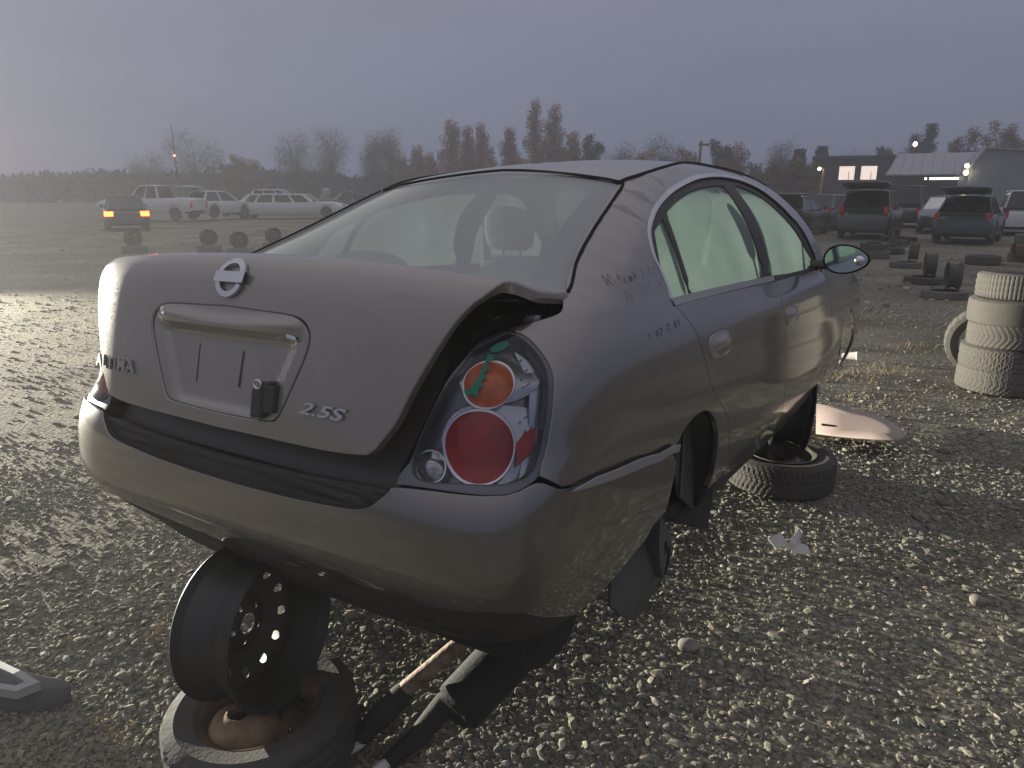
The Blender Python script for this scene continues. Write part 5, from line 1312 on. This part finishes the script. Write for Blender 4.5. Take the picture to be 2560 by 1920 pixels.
for x in (-2.05, .25):
    m = MB(); m.box(x - .82, x + .82, -.05, .02, 3.0, 4.5); w = m.build('window', MT['lit_window'], b, smooth=False)
    m = MB(); m.box(x - .95, x - .82, -.10, .05, 2.85, 4.65); m.box(x + .82, x + .95, -.10, .05, 2.85, 4.65); m.box(x - .82, x + .82, -.10, .05, 4.5, 4.65); m.box(x - .82, x + .82, -.10, .05, 2.85, 3.0); m.box(x + .2, x + .26, -.09, -.05, 3.0, 3.9)
    m.build('frame', MT['shed'], w, smooth=False)
b = empty('open_shed', (41.2, 71, 0), R(-30), 'open shed with a pale metal roof and a long lit tube under its eave', 'building')
V = [(-5.2, -2.0, 3.25), (5.2, -2.0, 3.25), (5.2, 4.5, 5.4), (-4.6, 4.5, 5.4), (-5.2, -2.0, 3.13), (5.2, -2.0, 3.13), (5.2, 4.5, 5.28), (-4.6, 4.5, 5.28)]
obj('roof', V, [(0, 1, 2, 3), (4, 7, 6, 5), (0, 4, 5, 1), (0, 3, 7, 4), (1, 5, 6, 2), (3, 2, 6, 7)], MT['metal_roof'], b, smooth=False)
for i in range(12):
    x = -5.0 + i * .9; m = MB(); m.tube([(x, -2.0, 3.27), (x + (.25 if x < -4 else 0), 4.5, 5.42)], .03, 4); m.build('roof_rib', MT['metal_roof'], b)
for x in (-4.8, -1.6, 1.6, 4.8):
    m = MB(); m.box(x - .1, x + .1, -1.6, -1.4, 0, 3.2); m.build('post', MT['shed'], b, smooth=False)
m = MB(); m.box(-5.2, 5.2, 3.9, 4.1, 0, 4.9); m.build('back_wall', MT['shed'], b, smooth=False)
m = MB(); m.box(-1.9, 2.3, -1.3, -1.1, 2.75, 2.95, b=.05); m.build('tube_light', MT['tube_light'], b)
b = empty('metal_warehouse', (36.5, 56, 0), R(-28), 'grey blue metal warehouse with two floodlamps on its corner at the right edge', 'building')
V = [(-2.1, 0, 0), (9, 0, 0), (9, 0, 3.9), (-1.3, 0, 4.75), (-2.1, 0, 3.5), (-2.1, 14, 0), (9, 14, 0), (9, 14, 3.9), (-1.3, 14, 4.75), (-2.1, 14, 3.5)]
obj('wall', V, [(0, 1, 2, 3, 4), (9, 8, 7, 6, 5), (0, 4, 9, 5), (1, 6, 7, 2)], MT['metal_wall'], b, smooth=False)
for i in range(22):
    x = -1.9 + i * .5; zt = 3.5 + (x + 2.1) / .8 * 1.25 if x < -1.3 else 4.75 - (x + 1.3) / 10.3 * .85
    m = MB(); m.box(x - .03, x + .03, -.03, .0, 0, zt - .1); m.build('wall_rib', MT['metal_wall'], b, smooth=False)
V = [(-2.35, -.3, 3.2), (-1.3, -.3, 4.87), (-1.3, 14.3, 4.87), (-2.35, 14.3, 3.2), (9.2, -.3, 4.0), (9.2, 14.3, 4.0)]
o = obj('roof', V, [(0, 1, 2, 3), (1, 4, 5, 2)], MT['metal_roof'], b, smooth=False); o.modifiers.new('s', 'SOLIDIFY').thickness = .12
for z, mm, r in ((3.05, 'flood', .17), (3.55, 'flood_w', .15)):
    m = MB(); m.lathe([(0, -.12), (r * .6, -.1), (r, 0), (r, .06), (r * .8, .1), (0, .11)], 14, Matrix.Translation((-2.35, -.35, z)) @ Matrix.Rotation(R(100), 4, 'X')); m.build('floodlamp', MT[mm], b)
    m = MB(); m.tube([(-2.1, .0, z + .15), (-2.3, -.25, z + .1)], .04, 6); m.build('lamp_arm', MT['shed'], b)
t = empty('utility_pole', (17.3, 70, 0), 0, 'wooden utility pole with a short crossarm above the sedan roof', 'pole')
MB().tube([(0, 0, 0), (.05, 0, 4), (.12, 0, 6.2)], [.16, .14, .11], 10).build('pole', MT['wood'], t)
m = MB(); m.box(-.1, .9, -.08, .08, 5.75, 5.95); m.build('crossarm', MT['wood'], t, smooth=False)
t = empty('lamp_post', (24.7, 60, 0), 0, 'wooden lamp post with a small glowing lamp beside the workshop', 'lamp post')
MB().tube([(0, 0, 0), (.05, 0, 2), (.15, 0, 3.45)], [.11, .10, .08], 10).build('post', mat('lit_wood', (.42, .24, .10), .8), t)  # warm lamp glow put into the wood colour
m = MB(); m.tube([(.15, 0, 3.4), (-.05, 0, 3.55), (-.2, 0, 3.5)], .03, 6); m.build('arm', MT['wood'], t)
MB().lathe([(0, -.13), (.09, -.09), (.13, 0), (.09, .09), (0, .13)], 12, Matrix.Translation((-.22, 0, 3.42))).build('lamp', MT['flood_w'], t)
t = empty('lamp_post', (42.4, 80, 0), 0, 'tall lamp post with a bright lamp before the green pines', 'lamp post')
MB().tube([(0, 0, 0), (0, 0, 6.3)], [.13, .08], 8).build('post', MT['wood'], t)
MB().lathe([(0, -.22), (.15, -.15), (.2, 0), (.15, .16), (0, .26)], 12, Matrix.Translation((0, -.1, 6.5))).build('lamp', MT['flood_w'], t)
t = empty('warning_mast', (-41, 92, 0), 0, 'thin mast with a small red light above the white pickup', 'mast')
MB().tube([(0, 0, 0), (0, 0, 9.5)], [.10, .04], 6).build('mast', MT['shed'], t)
MB().lathe([(0, -.14), (.1, -.08), (.13, 0), (.1, .1), (0, .14)], 10, Matrix.Translation((.0, -.1, 5.9))).build('beacon', mat('lit_beacon', (.5, .05, .02), .4, emit=(1, .25, .12), estr=5), t)

# ------------------------------------------------------------------ trees
def leaf_mat(name, cols, rough=.9):
    m = bpy.data.materials.new(name); m.use_nodes = True
    n, l = m.node_tree.nodes, m.node_tree.links; p = n['Principled BSDF']; p.inputs['Roughness'].default_value = rough; p.inputs['Specular IOR Level'].default_value = .15
    at = n.new('ShaderNodeAttribute'); at.attribute_name = 'tone'; r = n.new('ShaderNodeValToRGB'); l.new(at.outputs['Fac'], r.inputs['Fac'])
    r.color_ramp.elements[0].color = (*cols[0], 1); r.color_ramp.elements[1].color = (*cols[-1], 1)
    for i, c in enumerate(cols[1:-1]): e = r.color_ramp.elements.new((i + 1) / (len(cols) - 1)); e.color = (*c, 1)
    l.new(r.outputs['Color'], p.inputs['Base Color']); return m
LM = dict(bare=leaf_mat('bare_twigs', [(.075, .068, .062), (.11, .10, .09), (.15, .13, .11)]),
          rust=leaf_mat('rust_leaves', [(.20, .065, .04), (.32, .11, .06), (.24, .13, .085), (.38, .16, .085)]),
          orange=leaf_mat('orange_leaves', [(.18, .08, .04), (.32, .14, .05), (.20, .15, .08)]),
          green=leaf_mat('pine_needles', [(.02, .045, .026), (.035, .075, .042), (.055, .095, .05)]),
          dark=leaf_mat('dark_foliage', [(.020, .028, .022), (.035, .042, .032), (.05, .05, .035)]),
          olive=leaf_mat('olive_leaves', [(.16, .13, .05), (.24, .18, .07), (.18, .16, .09)]))
MT['bark'] = mat('bark', (.075, .065, .055), .9)
def sprays(rg, C, n, size, slim, up):
    """n small leaf blades around points C"""
    c = C[rg.integers(0, len(C), n)] + np.clip(rg.normal(0, 1, (n, 3)), -1.5, 1.5) * size * np.array([2.8, 2.8, 2.4])
    d = rg.normal(0, 1, (n, 3)); d[:, 2] = d[:, 2] * (1 - up) + up * np.abs(rg.normal(1.5, .5, n)); d /= np.linalg.norm(d, axis=1, keepdims=True)
    e = np.cross(d, rg.normal(0, 1, (n, 3))); e /= (np.linalg.norm(e, axis=1, keepdims=True) + 1e-9)
    L = size * rg.uniform(.6, 1.5, (n, 1)); Wd = L * slim
    V = np.stack([c - d * L, c + e * Wd, c + d * L, c - e * Wd], 1).reshape(-1, 3)
    return V, np.arange(4 * n).reshape(-1, 4)
def tree(name, label, x, y, h, w, kind, shape, seed, n=1500, base=.15, size=.22):
    rg = np.random.default_rng(seed)
    t = empty(name, (x, y, 0), 0, label, 'tree', 'trees along the horizon')
    m = MB(); tips = []
    m.tube([(0, 0, -.1), (.1 * w * .1, 0, h * .4), (rg.normal(0, .1), 0, h * (.95 if shape != 'round' else .75))], [.035 * h * .45, .02 * h * .45, .006 * h * .4], 6)
    nb = 22 if kind == 'bare' or shape == 'spire' else 14
    for i in range(nb):
        q = base + (1 - base) * (i + .5) / nb; a = rg.uniform(0, 2 * PI)
        if shape == 'spire': rr = w * .5 * (1 - q) ** .55 * (.5 + .5 * min(1, (q - base + .12) / .25)); zt = q * h + rr * rg.uniform(.7, 1.4)
        elif shape == 'cone': rr = w * .5 * (1 - q) ** .8; zt = q * h + rr * .1
        else: s_ = (q - base) / (1 - base); rr = w * .5 * math.sqrt(max(.03, 1 - (1.7 * s_ - .85) ** 2)) * rg.uniform(.75, 1.08); zt = h * (base + (1 - base) * (.12 + .86 * s_))
        z0 = min(zt - .2, h * (base * .8 + .45 * (q - base)))
        if shape == 'cone': z0 = zt - .1
        p0 = np.array([0, 0, max(.3, z0)]); p1 = np.array([rr * math.cos(a), rr * math.sin(a), min(zt, h)])
        mid = (p0 + p1) / 2 + np.array([0, 0, .12 * h * (1 if shape != 'cone' else 0)]) * rg.uniform(.2, .7)
        m.tube([p0, mid, p1], [.010 * h * .45, .007 * h * .45, .02], 4)
        for q2 in (.35, .55, .75, .9, 1.0): tips.append((1 - q2) ** 2 * p0 + 2 * q2 * (1 - q2) * mid + q2 ** 2 * p1)
    m.build('trunk', MT['bark'], t)
    C = np.array(tips)
    slim, up = {'bare': (.05, .55), 'rust': (.35, .3), 'orange': (.4, .2), 'green': (.30, .1), 'dark': (.5, .1), 'olive': (.4, .3)}[kind]
    V, F = sprays(rg, C, n, size * (1.9 if kind == 'bare' else 1), slim, up)
    V[:, 2] = np.maximum(V[:, 2], .2)
    me = np_mesh('crown', V, F, False)
    at = me.attributes.new('tone', 'FLOAT', 'POINT'); at.data.foreach_set('value', np.repeat(rg.uniform(0, 1, n), 4).astype(np.float32))
    me.materials.append(LM[kind]); link(bpy.data.objects.new('crown', me), t)
def px(x, d): return (x - 1106) / 1561. * (d * .9665 + .416)
def hh(y, d): return 1.62 + (415 - y) / 1561. * d * .93
TREES = [ # image column, top row, width, distance, kind, shape, label
    (430, 283, 118, 112, 'bare', 'round', 'broad bare tree on the far left of the horizon'), (330, 335, 80, 118, 'bare', 'round', 'faint low bare tree left of the broad bare tree'),
    (527, 336, 75, 105, 'olive', 'round', 'small olive bush tree right of the broad bare tree'), (645, 288, 72, 112, 'bare', 'round', 'left tree of the paired bare poplars'),
    (722, 279, 88, 112, 'bare', 'round', 'right tree of the paired bare poplars'), (812, 300, 44, 108, 'bare', 'spire', 'slender bare tree above the left roof edge'), (846, 293, 52, 108, 'bare', 'spire', 'bare tree just right of the slender bare tree'),
    (915, 318, 60, 104, 'rust', 'round', 'low rust coloured tree at the left end of the rust group'), (978, 268, 66, 106, 'rust', 'spire', 'tall rust tree with a forked top left of the tallest pair'), (1012, 278, 48, 107, 'rust', 'spire', 'rust tree between the forked rust tree and the thin one'), (1042, 274, 40, 106, 'rust', 'spire', 'thin rust tree at the right of the left rust group'),
    (1100, 283, 62, 104, 'rust', 'spire', 'rust tree at the left foot of the tallest pair'), (1156, 225, 62, 104, 'rust', 'spire', 'tallest rust tree above the sedan roof'), (1196, 234, 58, 104, 'rust', 'spire', 'second tallest rust tree, right of the tallest'), (1226, 285, 46, 102, 'rust', 'round', 'rust tree low on the right of the tallest pair'),
    (945, 326, 92, 103, 'rust', 'round', 'wide rust bush under the forked rust tree'), (1072, 318, 92, 103, 'rust', 'round', 'wide rust bush between the two rust groups'), (1150, 300, 96, 101, 'rust', 'round', 'wide rust tree at the foot of the tallest pair'), (1212, 316, 66, 101, 'rust', 'round', 'rust bush left of the dark round evergreen'), (880, 340, 66, 103, 'rust', 'round', 'small rust bush above the left roof edge'),
    (1266, 292, 72, 98, 'dark', 'round', 'dark round evergreen above the roof'), (1340, 318, 60, 112, 'bare', 'round', 'thin bare shrub right of the dark evergreen'), (1394, 325, 56, 104, 'rust', 'round', 'dark red bush left of the bare fan shaped tree'),
    (1424, 298, 66, 110, 'bare', 'round', 'bare fan shaped tree left of the utility pole'), (1472, 320, 54, 102, 'rust', 'round', 'reddish bush at the foot of the utility pole'), (1546, 303, 62, 96, 'dark', 'round', 'dark leafy tree right of the utility pole'), (1578, 312, 56, 94, 'rust', 'round', 'brown tree right of the dark leafy tree'),
    (1650, 352, 70, 76, 'olive', 'round', 'yellow brown bush beyond the front window'), (1720, 346, 78, 76, 'olive', 'round', 'yellow brown bush beside the lamp post'), (1686, 307, 58, 112, 'bare', 'round', 'bare tree behind the yellow brown bushes'), (1716, 328, 44, 98, 'dark', 'cone', 'small dark conifer behind the bushes'), (1764, 322, 52, 98, 'dark', 'cone', 'dark conifer left of the workshop'),
    (1832, 335, 70, 112, 'bare', 'round', 'low bare tree above the workshop roof'), (1895, 318, 70, 104, 'dark', 'round', 'dark tree behind the workshop roof'), (1962, 290, 50, 100, 'green', 'round', 'smaller green pine left of the big pine'), (1990, 273, 72, 98, 'green', 'cone', 'big green pine behind the pale shed roof'),
    (2066, 279, 56, 100, 'orange', 'round', 'thin orange brown tree right of the big pine'), (2134, 262, 74, 98, 'orange', 'round', 'tall orange tree behind the warehouse'), (2185, 285, 70, 98, 'orange', 'round', 'orange brown tree behind the warehouse at the right edge'), (2225, 270, 60, 98, 'dark', 'round', 'dark tree cut by the right edge')]
for i, (cx, ty, w, d, kind, shape, lb) in enumerate(TREES):
    tree({'green': 'pine_tree', 'dark': 'evergreen_tree', 'bare': 'bare_tree'}.get(kind, 'autumn_tree'), lb, px(cx, d), d, hh(ty, d), w / 1561. * d * .95, kind, shape, 100 + i,
         n=6500 if kind == 'bare' else 6500, base=.12, size=.16 if kind in ('bare',) else .135)
# the far wood that closes the horizon, one mass
rg = np.random.default_rng(5); N = 40000
xx = rg.uniform(-110, 120, N); dd = rg.uniform(116, 132, N)
top = 4.6 + 1.8 * fbm(xx, dd * 0, 8, 4, .11) + 1.2 * fbm(xx, dd * 0, 9, 3, .6)
zz = top * rg.uniform(0, 1, N) ** .8
C = np.stack([xx, dd, zz], -1); d_ = rg.normal(0, 1, (N, 3)); d_[:, 2] += 1.2; d_ /= np.linalg.norm(d_, axis=1, keepdims=True)
e_ = np.cross(d_, rg.normal(0, 1, (N, 3))); e_ /= np.linalg.norm(e_, axis=1, keepdims=True); L_ = rg.uniform(.25, .7, (N, 1))
V = np.stack([C - d_ * L_, C + e_ * L_ * .4, C + d_ * L_, C - e_ * L_ * .4], 1).reshape(-1, 3)
me = np_mesh('woodland', V, np.arange(4 * N).reshape(-1, 4), False)
at = me.attributes.new('tone', 'FLOAT', 'POINT'); at.data.foreach_set('value', np.repeat(rg.uniform(0, 1, N), 4).astype(np.float32))
me.materials.append(leaf_mat('wood_edge', [(.07, .055, .045), (.11, .08, .062), (.15, .10, .075)]))
o = link(bpy.data.objects.new('woodland', me)); tag(o, 'low dark belt of leafless wood along the horizon', 'woodland', kind='stuff')

# ------------------------------------------------------------------ added haze that imitates lens glare from the headlamp
hz = bpy.data.materials.new('glare_haze'); hz.use_nodes = True
hn, hl_ = hz.node_tree.nodes, hz.node_tree.links
hn.clear()
ho = hn.new('ShaderNodeOutputMaterial'); hv = hn.new('ShaderNodeVolumePrincipled')
hv.inputs['Color'].default_value = (.93, .95, 1.0, 1); hv.inputs['Density'].default_value = .0034; hv.inputs['Anisotropy'].default_value = .25
hl_.new(hv.outputs[0], ho.inputs['Volume'])
m = MB(); m.box(-150, 160, -8, 142, -1.2, 15.5)
o = m.build('haze', hz, None, smooth=False); tag(o, 'thin pale haze added over the whole yard to imitate lens glare', 'haze', kind='stuff')
